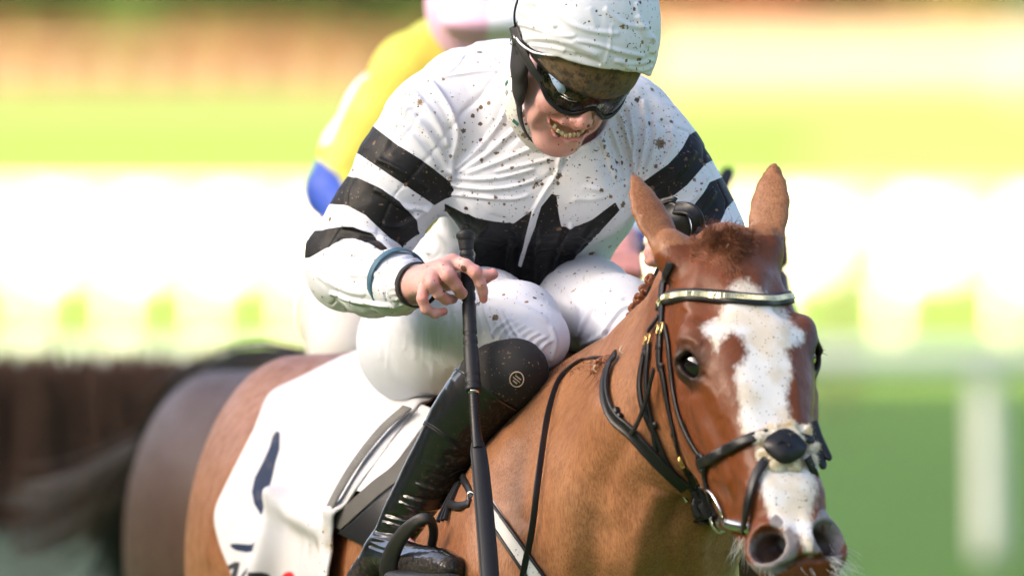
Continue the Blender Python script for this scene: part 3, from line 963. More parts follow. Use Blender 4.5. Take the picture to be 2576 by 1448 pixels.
uv = [(1380 + 165 * g.random() ** .8, 903 + 38 * g.random()) for _ in range(420)]
rt = horse.hits(uv)
parts = [strands(rt, [(.5 * g.normal(), -.5, .10 + .5 * g.normal()) for _ in uv], .014, .00035, np.array([0, .5, -1.2]), .26, 6, 21)]
uv = [(1490 + 50 * g.random(), 922 + 40 * g.random()) for _ in range(330)]
rt = horse.hits(uv)
parts.append(strands(rt, [(.2, -.4, -1)] * 330, .034, .0005, np.array([-.2, .3, -.3]), .30, 6, 22))
obj('mane_wisps', *cat(parts), m_mane, racehorse)
for (u, v) in ((1504, 925), (1532, 928), (1570, 878), (1838, 622)):
    c = horse.hit(u, v) - FW * .010
    obj('plaiting_thread', *torus(c, .0065, .0011, (1, 0, 0), nrm([.1, -.4, .9]), 2.2, 5.4, 14, 5), plain('thread_%d' % u, (.75, .68, .5), .7), racehorse)
# whiskers
parts = []
uv = [(1900 + 190 * g.random(), 1425 + 60 * g.random()) for _ in range(36)]
rt = horse.hits(uv)
parts.append(strands(rt, [(.1, -.6, -.8)] * 36, .03, .0005, np.array([0, 0, -.4]), .4, 6, 31))
uv = [(2085 + 18 * g.random(), 1360 + 80 * g.random()) for _ in range(46)]
rt = horse.hits(uv)
parts.append(strands(rt, [(.9, -.2, -.55)] * 46, .055, .0005, np.array([.1, 0, -.5]), .25, 6, 32))
uv = [(1840 + 40 * g.random(), 1345 + 50 * g.random()) for _ in range(40)]
rt = horse.hits(uv)
parts.append(strands(rt, [(-.3, -.2, -.9)] * 40, .04, .0004, np.array([0, 0, -.3]), .3, 6, 33))
tag(obj('whiskers', *cat(parts), m_whisk, racehorse), kind='stuff')
obj('tail', *strands([P(915, 945, 1.58)] * 220, [(.25, .8, -.15)] * 220, .85, .0028, np.array([.3, .1, -2.2]), .12, 9, 41, 4), m_mane, racehorse)
print('info horse objects', round(time.time() - T0, 1))
# ------------------------------------------------------------------ the jockey in front
_ju = nrm([.36, -.66, .66])
_jf = np.array([.18, -.645, -.743]); _jf = nrm(_jf - (_jf @ _ju) * _ju)
_jx = -np.cross(_jf, _ju)
JR = np.stack([_jx, _jf, _ju], 1)
JO = P(1452, 146, -0.22)
def J(x, y, z): return JO + JR @ np.array([x, y, z], float)
def toJ(p): return (np.asarray(p) - JO) @ JR
def JRot(ax=0, ay=0, az=0):
    return JR @ np.array(Matrix.Rotation(math.radians(az), 3, 'Z') @ Matrix.Rotation(math.radians(ay), 3, 'Y') @ Matrix.Rotation(math.radians(ax), 3, 'X'))

# --- body: head, neck, trunk, limbs and hands in one skin
head = Solid()
B = head
B.add(EL(J(0, -.012, .045), (.074, .094, .085), JR), .02)
B.add(EL(J(0, .028, -.030), (.058, .058, .088), JR), .02)
B.add(EL(J(0, .070, -.052), (.038, .024, .036), JR), .02)
B.add(EL(J(0, .074, -.124), (.025, .019, .018), JR), .014)
for sx in (-1, 1):
    B.add(RC(J(sx * .054, .005, -.060), J(sx * .024, .064, -.119), .022, .017), .02)
    B.add(EL(J(sx * .043, .063, -.038), (.024, .021, .020), JRot(0, 0, sx * -25)), .014)       # bunched cheeks
    B.add(EL(J(sx * .028, .074, .024), (.028, .014, .012), JR), .014)                       # brow
    B.cut(EL(J(sx * .032, .096, .000), (.020, .016, .013), JR), .012)
    B.add(EL(J(sx * .0145, .0965, -.0335), (.0092, .0115, .0086), JRot(0, 0, sx * -20)), .005)
    B.cut(RC(J(sx * .0075, .103, -.0415), J(sx * .0070, .097, -.030), .0042, .003), .003)
    B.add(EL(J(sx * .047, .052, -.078), (.014, .016, .026), JRot(0, 0, 0)), .014)
    # fold from the nose round the mouth
    FOLD = [(.0185, .0985, -.034, .0030), (.031, .0915, -.044, .0052), (.0450, .0760, -.061, .0056), (.0445, .0680, -.086, .0034)]
    for q0, q1 in zip(FOLD[:-1], FOLD[1:]):
        B.cut(RC(J(sx * q0[0], q0[1], q0[2]), J(sx * q1[0], q1[1], q1[2]), q0[3], q1[3]), .0075)
for q in ((-.056, .058, -.014, -.050, .066, -.026), (-.058, .052, -.022, -.051, .062, -.034), (.056, .056, -.016, .050, .064, -.028)): B.cut(RC(J(*q[:3]), J(*q[3:]), .0016, .0026), .005)
B.add(RC(J(0, .088, .010), J(0, .1080, -.027), .0095, .0105), .012)
B.add(EL(J(0, .1095, -.0285), (.0128, .0108, .0108), JR), .006)
B.add(RC(J(0, .100, -.038), J(0, .0955, -.048), .006, .006), .010)
# open mouth, corners drawn back
mth = [(-.0335, .0770, -.0625), (-.0210, .0890, -.0668), (-.003, .0955, -.0685), (.0155, .0928, -.0668), (.0320, .0785, -.0625)]
mr = [.0030, .0120, .0142, .0122, .0030]
lipU = [J(a, b + .0015, c + r + .0022) for (a, b, c), r in zip(mth, mr)]
lipL = [J(a, b - .0005, c - r - .0030) for (a, b, c), r in zip(mth, mr)]
B.chain([(p, r) for p, r in zip(lipU, [.0028, .0040, .0044, .0042, .0028])], .007)
B.chain([(p, r) for p, r in zip(lipL, [.0030, .0048, .0056, .0050, .0030])], .007)
for i in range(4):
    B.cut(RC(J(*mth[i]), J(*mth[i + 1]), mr[i], mr[i + 1]), .0030)
    B.cut(RC(J(mth[i][0] * .9, mth[i][1] - .012, mth[i][2]), J(mth[i + 1][0] * .9, mth[i + 1][1] - .012, mth[i + 1][2]), mr[i] + .003, mr[i + 1] + .003), .003)
B.cut(RC(J(-.016, .089, -.1010), J(.016, .089, -.1010), .004, .004), .012)                 # under the lower lip
B.chain([(J(0, -.02, -.05), .056), (P(1415, 300, .02), .055), (P(1395, 380, .06), .07)], .03)

hand = Solid()
def fing(pts, k=.006): hand.chain([(P(*p[:3]), p[3]) for p in pts], k)
WR = (1028, 720, -.215)
mcp = [(1141, 659, -.288), (1117, 672, -.300), (1089, 694, -.302), (1066, 724, -.290)]
for (a, b, c), r in zip(mcp, (.0125, .0125, .0118, .0105)):
    hand.add(RC(P(*WR), P(a, b, c), .0225, r), .014)
hand.add(RC(P(960, 715, -.12), P(*WR), .026, .022), .01)
fing([(1141, 659, -.288, .0118), (1172, 668, -.312, .0098), (1196, 684, -.318, .0098), (1209, 714, -.312, .0083), (1214, 731, -.306, .0078), (1216, 752, -.300, .0066)], .005)
fing([(1117, 672, -.300, .0115), (1128, 692, -.324, .0118), (1146, 717, -.314, .0098), (1160, 737, -.292, .0088), (1172, 742, -.272, .0075)], .004)
fing([(1089, 694, -.302, .0112), (1086, 713, -.322, .0112), (1104, 738, -.314, .0094), (1122, 752, -.296, .0086), (1140, 752, -.276, .0072)], .004)
fing([(1066, 724, -.290, .0100), (1062, 752, -.304, .0084), (1071, 777, -.300, .0080), (1094, 789, -.292, .0070), (1116, 783, -.284, .0064)], .004)
fing([(1075, 712, -.235, .0165), (1130, 705, -.250, .0145), (1185, 700, -.266, .0115), (1215, 697, -.272, .0102), (1240, 689, -.276, .0088)], .008)
# knuckle creases, tendons and nails' edges
for a, b in (((1134, 652, -.296), (1060, 700, -.250)), ((1112, 668, -.309), (1052, 712, -.248)), ((1085, 692, -.308), (1045, 724, -.246))):
    hand.add(RC(P(*a), P(*b), .0045, .003), .010)

lhand = Solid()
lhand.add(RC(P(1738, 655, -.20), P(1700, 622, -.34), .024, .020), .01)
lm = [(1690, 585, -.38), (1680, 600, -.39), (1675, 618, -.39), (1676, 636, -.38)]
for (a, b, c) in lm:
    lhand.add(RC(P(1705, 625, -.32), P(a, b, c), .020, .0115), .012)
    lhand.chain([(P(a, b, c), .0115), (P(a - 22, b + 8, c - .018), .0105), (P(a - 40, b + 18, c + .008), .0092), (P(a - 30, b + 24, c + .028), .008)], .004)
lhand.chain([(P(1710, 612, -.33), .015), (P(1688, 575, -.36), .0115), (P(1664, 566, -.385), .0100), (P(1648, 572, -.40), .0085)], .006)

trunk = Solid()
trunk.chain([(P(1395, 380, .06), .07), (P(1365, 420, .10), .12), (P(1300, 640, .26), .11), (P(1200, 810, .40), .11)], .05)
trunk.chain([(P(1160, 262, .06), .045), (P(1400, 280, .08), .06), (P(1590, 320, .06), .045)], .04)
trunk.chain([(P(1155, 262, .05), .042), (P(950, 540, .02), .038), (P(888, 650, .03), .038), (P(960, 712, -.12), .032)], .02)
trunk.chain([(P(1590, 320, .05), .042), (P(1735, 510, .0), .036), (P(1782, 610, -.02), .036), (P(1738, 655, -.20), .030)], .02)
trunk.chain([(P(1060, 868, .36), .065), (P(1200, 820, .06), .055), (P(1310, 870, -.175), .036), (P(1190, 1020, -.215), .036), (P(985, 1360, -.09), .022), (P(1060, 1414, -.25), .020)], .02)
trunk.chain([(P(1330, 840, .34), .065), (P(1460, 775, .10), .055), (P(1590, 845, -.12), .036), (P(1660, 1000, -.02), .040), (P(1720, 1380, .10), .025), (P(1738, 1418, .0), .022)], .02)

# --- racing silks
silks = Solid()
S = silks
LEAN = np.array(Matrix.Rotation(math.radians(34), 3, 'X'))
S.add(EL(P(1362, 415, .085), (.168, .130, .205), LEAN), .05)
S.add(EL(P(1360, 285, .05), (.190, .110, .105), np.array(Matrix.Rotation(math.radians(3), 3, 'Y'))), .05)
S.add(EL(P(1285, 222, .15), (.125, .10, .078)), .05)
S.add(EL(P(1300, 640, .20), (.140, .120, .115), LEAN), .05)
S.add(EL(P(1225, 690, .30), (.150, .13, .085)), .05)
S.add(RC(P(1235, 470, .0), P(1490, 470, .0), .080, .080), .05)
armR = [((1160, 240, .03), .074), ((1095, 318, .005), .078), ((1024, 432, .0), .077), ((950, 548, .01), .070), ((886, 640, .03), .067), ((878, 676, .02), .060), ((938, 704, -.08), .053), ((1000, 712, -.17), .044), ((1024, 716, -.205), .034)]
armL = [((1590, 310, .03), .070), ((1640, 375, .01), .066), ((1682, 435, .0), .064), ((1738, 512, .0), .057), ((1776, 580, -.01), .053), ((1786, 628, -.03), .050), ((1755, 655, -.15), .044), ((1735, 655, -.21), .034)]
S.chain([(P(*p), r) for p, r in armR], .028)
S.chain([(P(*p), r) for p, r in armL], .028)
# gathers behind the cuff
S.chain([(P(1030, 715, -.208), .0345), (P(1037, 716, -.218), .030)], .01)
# collar
S.add(RC(P(1400, 300, .03), P(1392, 330, .02), .092, .095), .03)
S.cut(RC(P(1450, 150, -.1), P(1408, 392, .0), .085, .045), .01)
# flat front below the chest and the loose hem
# --- cloth with mud on it
def mud(M, base, amount=1.0, col_a=(.060, .033, .017), col_b=(.22, .135, .070), dens='muddy'):
    """dried splashes: round specks of several sizes, and short streaks thrown across the cloth"""
    wob = M.noise(330, 3)
    sets = [((1, 1, 1), 0, 260, .20, .60), ((1, 1, 1), 0, 150, .20, .62), ((1, 1, 1), 0, 84, .23, .62), ((1, 1, 1), 0, 40, .21, .66), ((1, 1, 1), 0, 21, .16, .72), ((1, 2.2, .5), 38, 130, .20, .72), ((.5, 2.0, 2.0), -24, 105, .19, .78)]
    for sc3, rot, sc, rad, thr in sets:
        vec = M.coord(sc3)
        if rot: vec.node.inputs['Rotation'].default_value = (0, math.radians(rot), 0)
        v = M.voro(sc, vec)
        tone = M.n('ShaderNodeSeparateColor'); M.l(v.outputs['Color'], tone.inputs[0])
        d = M.math('ADD', v.outputs['Distance'], M.math('MULTIPLY', M.math('SUBTRACT', wob, .5), .34))
        r = M.math('MULTIPLY', M.ramp(tone.outputs[1], 0, 1, .55, 1.25), rad)
        m = M.math('MULTIPLY', M.ramp(M.math('SUBTRACT', d, r), .035, -.02), M.math('GREATER_THAN', tone.outputs[0], M.math('SUBTRACT', 1.02, M.math('MULTIPLY', M.attr(dens), (1.02 - thr) * amount * .80))))
        base = M.mix(M.math('MULTIPLY', m, M.ramp(tone.outputs[1], 0, .35, .35, .97)), base, M.mix(tone.outputs[2], col_a, col_b))
    return base
def cloth(name, white, rough=.62, weave=900, sheen=.15, black=None, muddy=1.0, stain=None, extra=None):
    M = Mat(name)
    base = M.mix(M.noise(6, 3), tuple(c * .97 for c in white), white)
    if stain:
        base = M.mix(M.math('MULTIPLY', M.ramp(M.noise(9, 4, rough=.65), .50, .80, 0, .7), M.attr('muddy')), base, stain)
    if black is not None:
        k = M.ramp(M.attr('ink'), .35, -.35)
        base = M.mix(k, base, black)
    if extra: base = extra(M, base)
    if muddy: base = mud(M, base, muddy)
    M.set(Base_Color=base, Roughness=rough)
    M.b.inputs['Specular IOR Level'].default_value = .22
    M.b.inputs['Sheen Weight'].default_value = sheen
    b = M.bump(M.noise(60, 4), .35, .0025)
    M.normal(M.bump(M.noise(weave, 2), .12, .0006, b))
    return M.m
m_silk = cloth('white_and_black_silks', (.65, .66, .71), .5, sheen=.02, black=(.0075, .0075, .008), stain=(.60, .54, .47))
def breech_col(M, base):
    return base
m_breech = cloth('white_breeches', (.60, .615, .68), .6, sheen=.02, muddy=.8, stain=(.66, .61, .54))
m_cap = cloth('white_cap_cover', (.65, .66, .71), .6, sheen=.02, muddy=1.0)
# skin
def skin_mat():
    M = Mat('skin')
    base = M.mix(M.noise(28, 4), (.54, .285, .25), (.62, .365, .325))
    base = M.mix(M.ramp(M.noise(60, 4, rough=.7), .5, .75, 0, .35), base, (.50, .20, .14))
    base = M.mix(M.attr('flush'), base, (.55, .19, .165))
    base = M.mix(M.attr('lip'), base, (.42, .13, .11))
    base = M.mix(M.attr('inside'), base, (.045, .008, .008))
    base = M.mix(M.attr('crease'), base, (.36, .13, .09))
    base = mud(M, base, .75, (.05, .028, .016), (.15, .075, .04))
    M.set(Base_Color=base, Roughness=M.ramp(M.noise(30, 3), .3, .7, .36, .52))
    M.b.inputs['Subsurface Weight'].default_value = .25
    M.b.inputs['Subsurface Radius'].default_value = (.010, .004, .002)
    M.b.inputs['Subsurface Scale'].default_value = .5
    M.b.inputs['Specular IOR Level'].default_value = .42
    M.normal(M.bump(M.noise(520, 4), .30, .0007, M.bump(M.noise(130, 5, rough=.65), .40, .0016)))
    return M.m
m_skin = skin_mat()
m_tooth = plain('tooth', (.62, .53, .33), .25)
m_blackcloth = plain('black_stretch_cloth', (.014, .013, .013), .75, bump=(700, .3, .0008))
m_strap = plain('black_webbing', (.016, .016, .018), .6, bump=(900, .4, .0006))
m_leather = plain('black_leather', (.010, .0098, .011), .38, spec=.32, bump=(240, .3, .0008))
m_steel = plain('steel', (.62, .60, .57), .22, 1.0)
m_brass = plain('brass', (.75, .52, .20), .25, 1.0)
m_rubber = plain('dark_rubber', (.013, .0135, .015), .5, spec=.35, bump=(300, .2, .0008))
def patent():
    M = Mat('patent_leather')
    dust = M.math('MULTIPLY', M.ramp(M.math('ADD', M.noise(90, 5, rough=.75), M.math('MULTIPLY', M.attr('muddy'), .22)), .56, .68), M.ramp(M.attr('muddy'), 0, .3))
    base = M.mix(dust, (.006, .006, .007), M.mix(M.ramp(M.noise(160, 3), .5, .7), (.014, .011, .009), (.060, .042, .024)))
    M.set(Base_Color=base, Roughness=M.mixf(dust, .30, .75))
    M.l(M.math('MULTIPLY', M.math('SUBTRACT', 1.0, M.math('MULTIPLY', dust, 1.0)), 1.0), M.b.inputs['Coat Weight'])
    M.b.inputs['Coat IOR'].default_value = 1.5
    M.b.inputs['Coat Roughness'].default_value = .05
    M.b.inputs['Specular IOR Level'].default_value = .25
    M.normal(M.bump(M.noise(28, 2), .10, .003))
    return M.m
def _mixf(s, f, a, b):
    x = s.n('ShaderNodeMix', data_type='FLOAT'); s.val(f, x.inputs[0]); s.val(a, x.inputs[2]); s.val(b, x.inputs[3]); return x.outputs[0]
Mat.mixf = _mixf
m_patent = patent()

# folds in cloth, drawn along lines: (points (u, v), height in mm, half width in picture units)
def fold_disp(V, N, folds, tmax=None):
    u, v, t = proj(V)
    face = np.clip(-(N @ FW) * 2.2 + .25, 0, 1)
    d = np.zeros(len(V))
    for pl, amp, w in folds:
        pl = np.asarray(pl, float)
        m = (u > pl[:, 0].min() - 4 * w) & (u < pl[:, 0].max() + 4 * w) & (v > pl[:, 1].min() - 4 * w) & (v < pl[:, 1].max() + 4 * w)
        i = np.nonzero(m)[0]
        if not len(i): continue
        path = smooth_path(np.c_[pl, np.zeros(len(pl))], max(8, 5 * len(pl)))[:, :2]
        e, s = line_d(u[i], v[i], path)
        x = e / w
        # which side: asymmetric ridge, steeper on one flank
        prof = (1 - .9 * x * x) * np.exp(-x * x)
        d[i] += amp * .001 * prof * np.minimum(1, 3.2 * np.sqrt(np.clip(s * (1 - s) * 1.3, 0, 1)))
    return d * face
def apply_disp(V, F, d):
    return V + vnormals(V, F) * d[:, None]

jp = P(1250, 724, .2); jp[2] = 0.0
jockey = empty('person', tuple(jp))
tag(jockey, 'grimacing jockey in mud-spattered white silks with black bands, crouching forward with a whip in hand', 'person')
# body
bm1 = head.mesh(.0024, it=2)
bm2 = hand.mesh(.0015, it=2)
bm3 = lhand.mesh(.003, it=1)
bm4 = trunk.mesh(.009, it=1)
V, F = join([bm1, bm2, bm3, bm4])
u_, v_, t_ = proj(V); jh = toJ(V)
nh = len(bm1[0])
isH = np.arange(len(V)) < nh
isR = (np.arange(len(V)) >= nh) & (np.arange(len(V)) < nh + len(bm2[0]))
at = {k: np.zeros(len(V)) for k in ('lip', 'inside', 'flush', 'crease', 'muddy')}
mp = smooth_path([J(*m) for m in mth], 40); mrr = np.interp(np.linspace(0, 4, 40), range(5), mr)
dm = np.full(len(V), 9.); 
for p, r in zip(mp, mrr): dm[:nh] = np.minimum(dm[:nh], np.linalg.norm(V[:nh] - p, axis=1) - r)
dl = np.full(len(V), 9.)
for pl, rr in ((lipU, .0036), (lipL, .0048)):
    for p in smooth_path(pl, 40): dl[:nh] = np.minimum(dl[:nh], np.linalg.norm(V[:nh] - p, axis=1) - rr)
at['lip'] = np.clip(1 - (dl - .0002) / .0022, 0, 1) * isH * .85
back = np.full(len(V), 9.)
surf = np.interp(jh[:, 0], [m[0] for m in mth], [m[1] for m in mth])
at['inside'] = np.clip((surf - .0015 - jh[:, 1]) / .003, 0, 1) * np.clip(1 - (dm - .004) / .002, 0, 1) * isH
nose = np.linalg.norm((jh - np.array([0, .108, -.028])) / np.array([1.2, 1, 1]), axis=1)
ck = np.minimum(np.linalg.norm(jh - np.array([.045, .075, -.040]), axis=1), np.linalg.norm(jh - np.array([-.045, .075, -.040]), axis=1))
at['flush'] = np.clip(np.exp(-(nose / .017) ** 2) * .75 + np.exp(-(ck / .026) ** 2) * .35 + np.exp(-(np.linalg.norm(jh - np.array([0, .08, -.115]), axis=1) / .022) ** 2) * .4, 0, 1) * isH
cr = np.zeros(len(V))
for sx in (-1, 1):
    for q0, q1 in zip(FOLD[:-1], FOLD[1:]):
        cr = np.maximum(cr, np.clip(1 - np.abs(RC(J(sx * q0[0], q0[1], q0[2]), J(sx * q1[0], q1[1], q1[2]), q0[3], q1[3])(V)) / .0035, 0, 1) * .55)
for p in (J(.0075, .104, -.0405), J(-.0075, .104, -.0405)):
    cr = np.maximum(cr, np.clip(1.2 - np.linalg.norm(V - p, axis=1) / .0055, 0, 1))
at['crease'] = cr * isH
# knuckles are redder
kn = np.zeros(len(V))
for (a, b, c) in [(1128, 692, -.324), (1086, 713, -.322), (1196, 684, -.318), (1141, 659, -.288), (1062, 752, -.304), (1216, 752, -.30), (1240, 689, -.276), (1116, 783, -.284)]:
    kn = np.maximum(kn, np.exp(-(np.linalg.norm(V - P(a, b, c), axis=1) / .012) ** 2))
at['flush'] = np.maximum(at['flush'], kn * .75 * isR)
at['muddy'] = np.where(isH, np.clip(.25 + np.exp(-((u_ - 1440) / 50) ** 2 - ((v_ - 330) / 40) ** 2), 0, 1), np.where(isR, .35, .1))
body = obj('body', V, F, m_skin, jockey, attrs=at)
tp = []
for i, x in enumerate(np.linspace(-.0250, .0215, 8)):
    j = np.interp(x, [m[0] for m in mth], range(5))
    c = np.array([np.interp(j, range(5), [m[q] for m in mth]) for q in range(3)])
    r = np.interp(j, range(5), mr)
    w = (.0028, .0033, .0034, .0030, .0027, .0026, .0029, .0030)[i]
    g = np.random.default_rng(i)
    cc = J(c[0], c[1] - .0040, c[2] - r * .98 + g.uniform(-.0008, .0008))
    yaw = -x * 22
    R = JRot(12, g.uniform(-6, 6), math.degrees(yaw) * .9)
    Vv, Ff = box((0, 0, 0), (2 * w, .005, .0092))
    Vv = np.array(Vv); Vs, Fs = Vv, np.array(Ff)
    for _ in range(3): Vs, Fs = subdiv(Vs, Fs)
    s = Vs / np.array([w, .0025, .0046]); m = np.linalg.norm(s, axis=1, keepdims=True)
    k = (np.abs(s) ** 3.2).sum(1, keepdims=True) ** (1 / 3.2)
    Vs = s / k * np.array([w, .0025, .0046])
    tp.append((cc + Vs @ R.T, [tuple(q) for q in Fs]))
obj('teeth', *cat(tp), m_tooth, body)

# silks
band_polys = [
    [(915, 295), (930, 311), (1000, 365), (1060, 402), (1110, 440), (1131, 457), (1150, 490), (1122, 500), (1094, 517), (1020, 466), (950, 420), (885, 376), (860, 362)],
    [(846, 436), (862, 441), (900, 447), (960, 475), (1005, 505), (1050, 556), (1056, 590), (1010, 622), (960, 580), (920, 541), (872, 516), (830, 513), (805, 512)],
    [(790, 580), (808, 578), (850, 571), (893, 570), (930, 588), (960, 612), (985, 634), (965, 632), (930, 614), (886, 600), (845, 610), (806, 632), (778, 648), (740, 650)],
    [(1770, 320), (1735, 338), (1718, 370), (1703, 390), (1680, 414), (1657, 430), (1623, 454), (1590, 468), (1560, 480), (1585, 520), (1625, 512), (1696, 491), (1729, 465), (1774, 413), (1800, 400)],
    [(1830, 440), (1786, 458), (1768, 487), (1742, 520), (1725, 545), (1790, 575), (1812, 559), (1830, 522), (1850, 500)]]
star = [(1104, 505), (1150, 530), (1200, 549), (1245, 558), (1290, 563), (1330, 535), (1366, 500), (1386, 486), (1400, 492), (1405, 530), (1412, 572), (1450, 568), (1490, 552), (1548, 508), (1560, 530), (1490, 605), (1440, 655), (1408, 700), (1385, 735), (1360, 760), (1280, 740), (1250, 715), (1222, 690), (1190, 668), (1196, 640), (1165, 590)]
placket = [(1392, 395), (1415, 392), (1442, 420), (1424, 450), (1398, 474), (1362, 520), (1338, 590), (1310, 672), (1304, 668), (1322, 590), (1338, 530), (1366, 478), (1386, 440)]
SF = [([(1099, 195), (1180, 184), (1283, 175)], 1.6, 5), ([(1083, 206), (1127, 267), (1149, 333), (1135, 400), (1133, 455)], 4.5, 13),
      ([(1016, 267), (1072, 328), (1110, 390), (1126, 440)], 4.0, 15), ([(1040, 230), (1095, 300), (1128, 370)], 3.0, 13), ([(985, 300), (1040, 350), (1100, 425)], 2.5, 14),
      ([(1138, 445), (1200, 452), (1270, 445), (1345, 425)], 3.0, 8), ([(1130, 466), (1210, 476), (1290, 470), (1355, 450)], 3.0, 7), ([(1125, 486), (1200, 496), (1290, 500), (1330, 490)], 2.4, 7),
      ([(1140, 430), (1200, 380), (1262, 300), (1292, 230)], 3.0, 12), ([(1150, 440), (1230, 385), (1300, 320), (1322, 300)], 2.6, 11), ([(1170, 440), (1260, 405), (1345, 370)], 2.2, 10), ([(1245, 432), (1310, 418), (1385, 400)], 2.2, 8),
      ([(1090, 515), (1040, 548), (1000, 570), (962, 560)], 3.5, 9), ([(1075, 525), (1020, 520), (980, 500)], 3.0, 9), ([(1015, 620), (960, 600), (905, 575), (860, 566)], 4.0, 9), ([(1000, 632), (950, 635), (900, 612), (850, 602)], 3.5, 8), ([(975, 640), (930, 650), (880, 640)], 2.5, 8),
      ([(1080, 480), (1010, 430), (950, 400)], 2.2, 11), ([(1050, 545), (1000, 505), (940, 475)], 2.2, 10), ([(830, 735), (880, 752), (950, 764), (1000, 768)], 3.0, 8), ([(800, 690), (850, 722), (920, 740)], 1.8, 12), ([(880, 690), (940, 690), (1000, 672)], 1.8, 12),
      ([(1557, 282), (1578, 340), (1596, 415), (1588, 460)], 4.0, 9), ([(1580, 262), (1592, 320), (1598, 390)], 3.6, 8), ([(1618, 250), (1625, 330), (1612, 420), (1600, 452)], 3.4, 11), ([(1535, 320), (1560, 390), (1575, 450)], 2.8, 9), ([(1650, 300), (1648, 370), (1620, 440)], 2.6, 12), ([(1690, 310), (1690, 370), (1655, 425)], 2.0, 12),
      ([(1510, 345), (1540, 420), (1560, 470)], 2.4, 10), ([(1465, 470), (1520, 478), (1570, 468)], 1.0, 10), ([(1440, 500), (1500, 500), (1550, 480)], .8, 10), ([(1410, 390), (1398, 440), (1366, 490), (1330, 560), (1306, 670)], 2.6, 9),
      ([(1225, 560), (1180, 620), (1150, 680)], 3, 14), ([(1090, 560), (1130, 620), (1170, 700)], 3, 16), ([(1060, 580), (1080, 640)], 3, 12), ([(1290, 600), (1280, 660), (1290, 720)], 3.5, 12), ([(1440, 560), (1400, 640), (1385, 720)], 3.5, 12), ([(1500, 560), (1450, 630), (1420, 690)], 3, 10), ([(1350, 560), (1345, 640), (1340, 730)], 2.5, 10),
      ([(1750, 380), (1700, 440), (1640, 480)], 2.0, 12), ([(1800, 480), (1760, 540), (1730, 560)], 2.5, 10), ([(1780, 440), (1745, 500), (1700, 520)], 2.6, 8), ([(1120, 120), (1160, 150), (1250, 150)], 2, 16), ([(1190, 105), (1240, 128), (1290, 130)], 2, 14)]
SV, SFc = silks.mesh(.0045, sub=1, it=2)
N = vnormals(SV, SFc)
d = 1.75 * fold_disp(SV, N, [(a, b, c * .8) for a, b, c in SF])
q = SV.copy()
d += .0020 * fbm(SV * np.array([1, 1, .6]), 15, 3, 5) + .0009 * fbm(SV, 50, 2, 9) - .0028 * np.clip(1 - np.abs(fbm(SV @ np.array([[.8, 0, .6], [0, 1, 0], [-.6, 0, .8]]) * np.array([1, 1, .3]), 17, 2, 21)) / .16, 0, 1) ** 2
# gathers round the cuff
u, v, t = proj(SV)
cuff = np.clip((u - 975) / 30, 0, 1) * np.clip((1052 - u) / 8, 0, 1) * (u < 1050) * (v > 640) * (v < 790) * (t < -.08)
d += cuff * .0016 * np.sin((v + .25 * (u - 1000)) * .42 + 2 * vnoise(SV, 40))
SV2 = SV + N * d[:, None]
front = (N @ FW) < .35
ink = np.full(len(SV), 50.0)
arm = np.full(len(SV), 9.0)
for pts in (armR, armL):
    for (p, r), (p2, r2) in zip(pts[:-1], pts[1:]): arm = np.minimum(arm, RC(P(*p), P(*p2), r, r2)(SV))
for b in band_polys: ink = np.where(arm < .02, np.minimum(ink, poly_sd(u, v, b)), ink)
wob = 1.5 * vnoise(SV, 30, 2)
onchest = front & ((arm > .012) | (u > 1200) & (u < 1520))
s1 = np.maximum(poly_sd(u, v, star), -poly_sd(u, v, placket)) + wob
ink = np.where(onchest, np.minimum(ink, s1), ink)
muddy = np.clip(.55 + .65 * np.exp(-((u - 1440) / 170) ** 2 - ((v - 380) / 190) ** 2) + .35 * np.exp(-((u - 1640) / 90) ** 2 - ((v - 330) / 130) ** 2) - .35 * np.exp(-((u - 1130) / 140) ** 2 - ((v - 140) / 70) ** 2), 0, 1.25)
muddy = np.where(t > .15, .15, muddy) * np.clip(.7 + .6 * vnoise(SV, 7, 4), .2, 1.2)
silks_o = obj('racing_silks', SV2, SFc, m_silk, jockey, attrs={'ink': ink, 'muddy': muddy})
# placket edge, collar
def line_strip(solid, uv, w, th, n=40, lift=.001, closed=False, prof=None):
    pth = smooth_path(np.c_[np.asarray(uv, float), np.zeros(len(uv))], n)[:, :2]
    pts = solid.hits(pth)
    return strap(pts, solid.normal(pts), w, th, closed, prof, lift)
colp = [J(-.030, -.085, -.095), J(-.085, -.045, -.075), J(-.090, .000, -.100), J(-.066, .030, -.135), J(-.020, .048, -.168), J(.008, .048, -.175), J(.040, .035, -.160), J(.080, .00, -.115), J(.085, -.045, -.085), J(.030, -.085, -.095)]
cc = J(0, -.02, -.12)
colp = [cc + (p - cc) * .80 for p in colp]
cp = smooth_path(colp, 70)
cn = np.array([nrm(p - cc - ((p - cc) @ _ju) * _ju) for p in cp])
V, F = strap(cp, cn, .036, .005, prof=[(-.5, 0), (-.5, .8), (-.4, 1.2), (0, 1.0), (.4, 1.3), (.5, .8), (.5, 0), (0, -.1)])
N = np.array([0])
V = np.array(V) + (fbm(V, 30, 2, 4) * .002)[:, None] * np.array([1, -1, 0])
m_collar = cloth('white_collar', (.76, .74, .70), .6, muddy=1.0, stain=(.45, .36, .26))
obj('collar', V, F, m_collar, silks_o, attrs={'muddy': np.full(len(V), .9)})
m_green = plain('green_print', (.02, .12, .08), .6)
m_grey = plain('grey_print', (.30, .32, .32), .6)
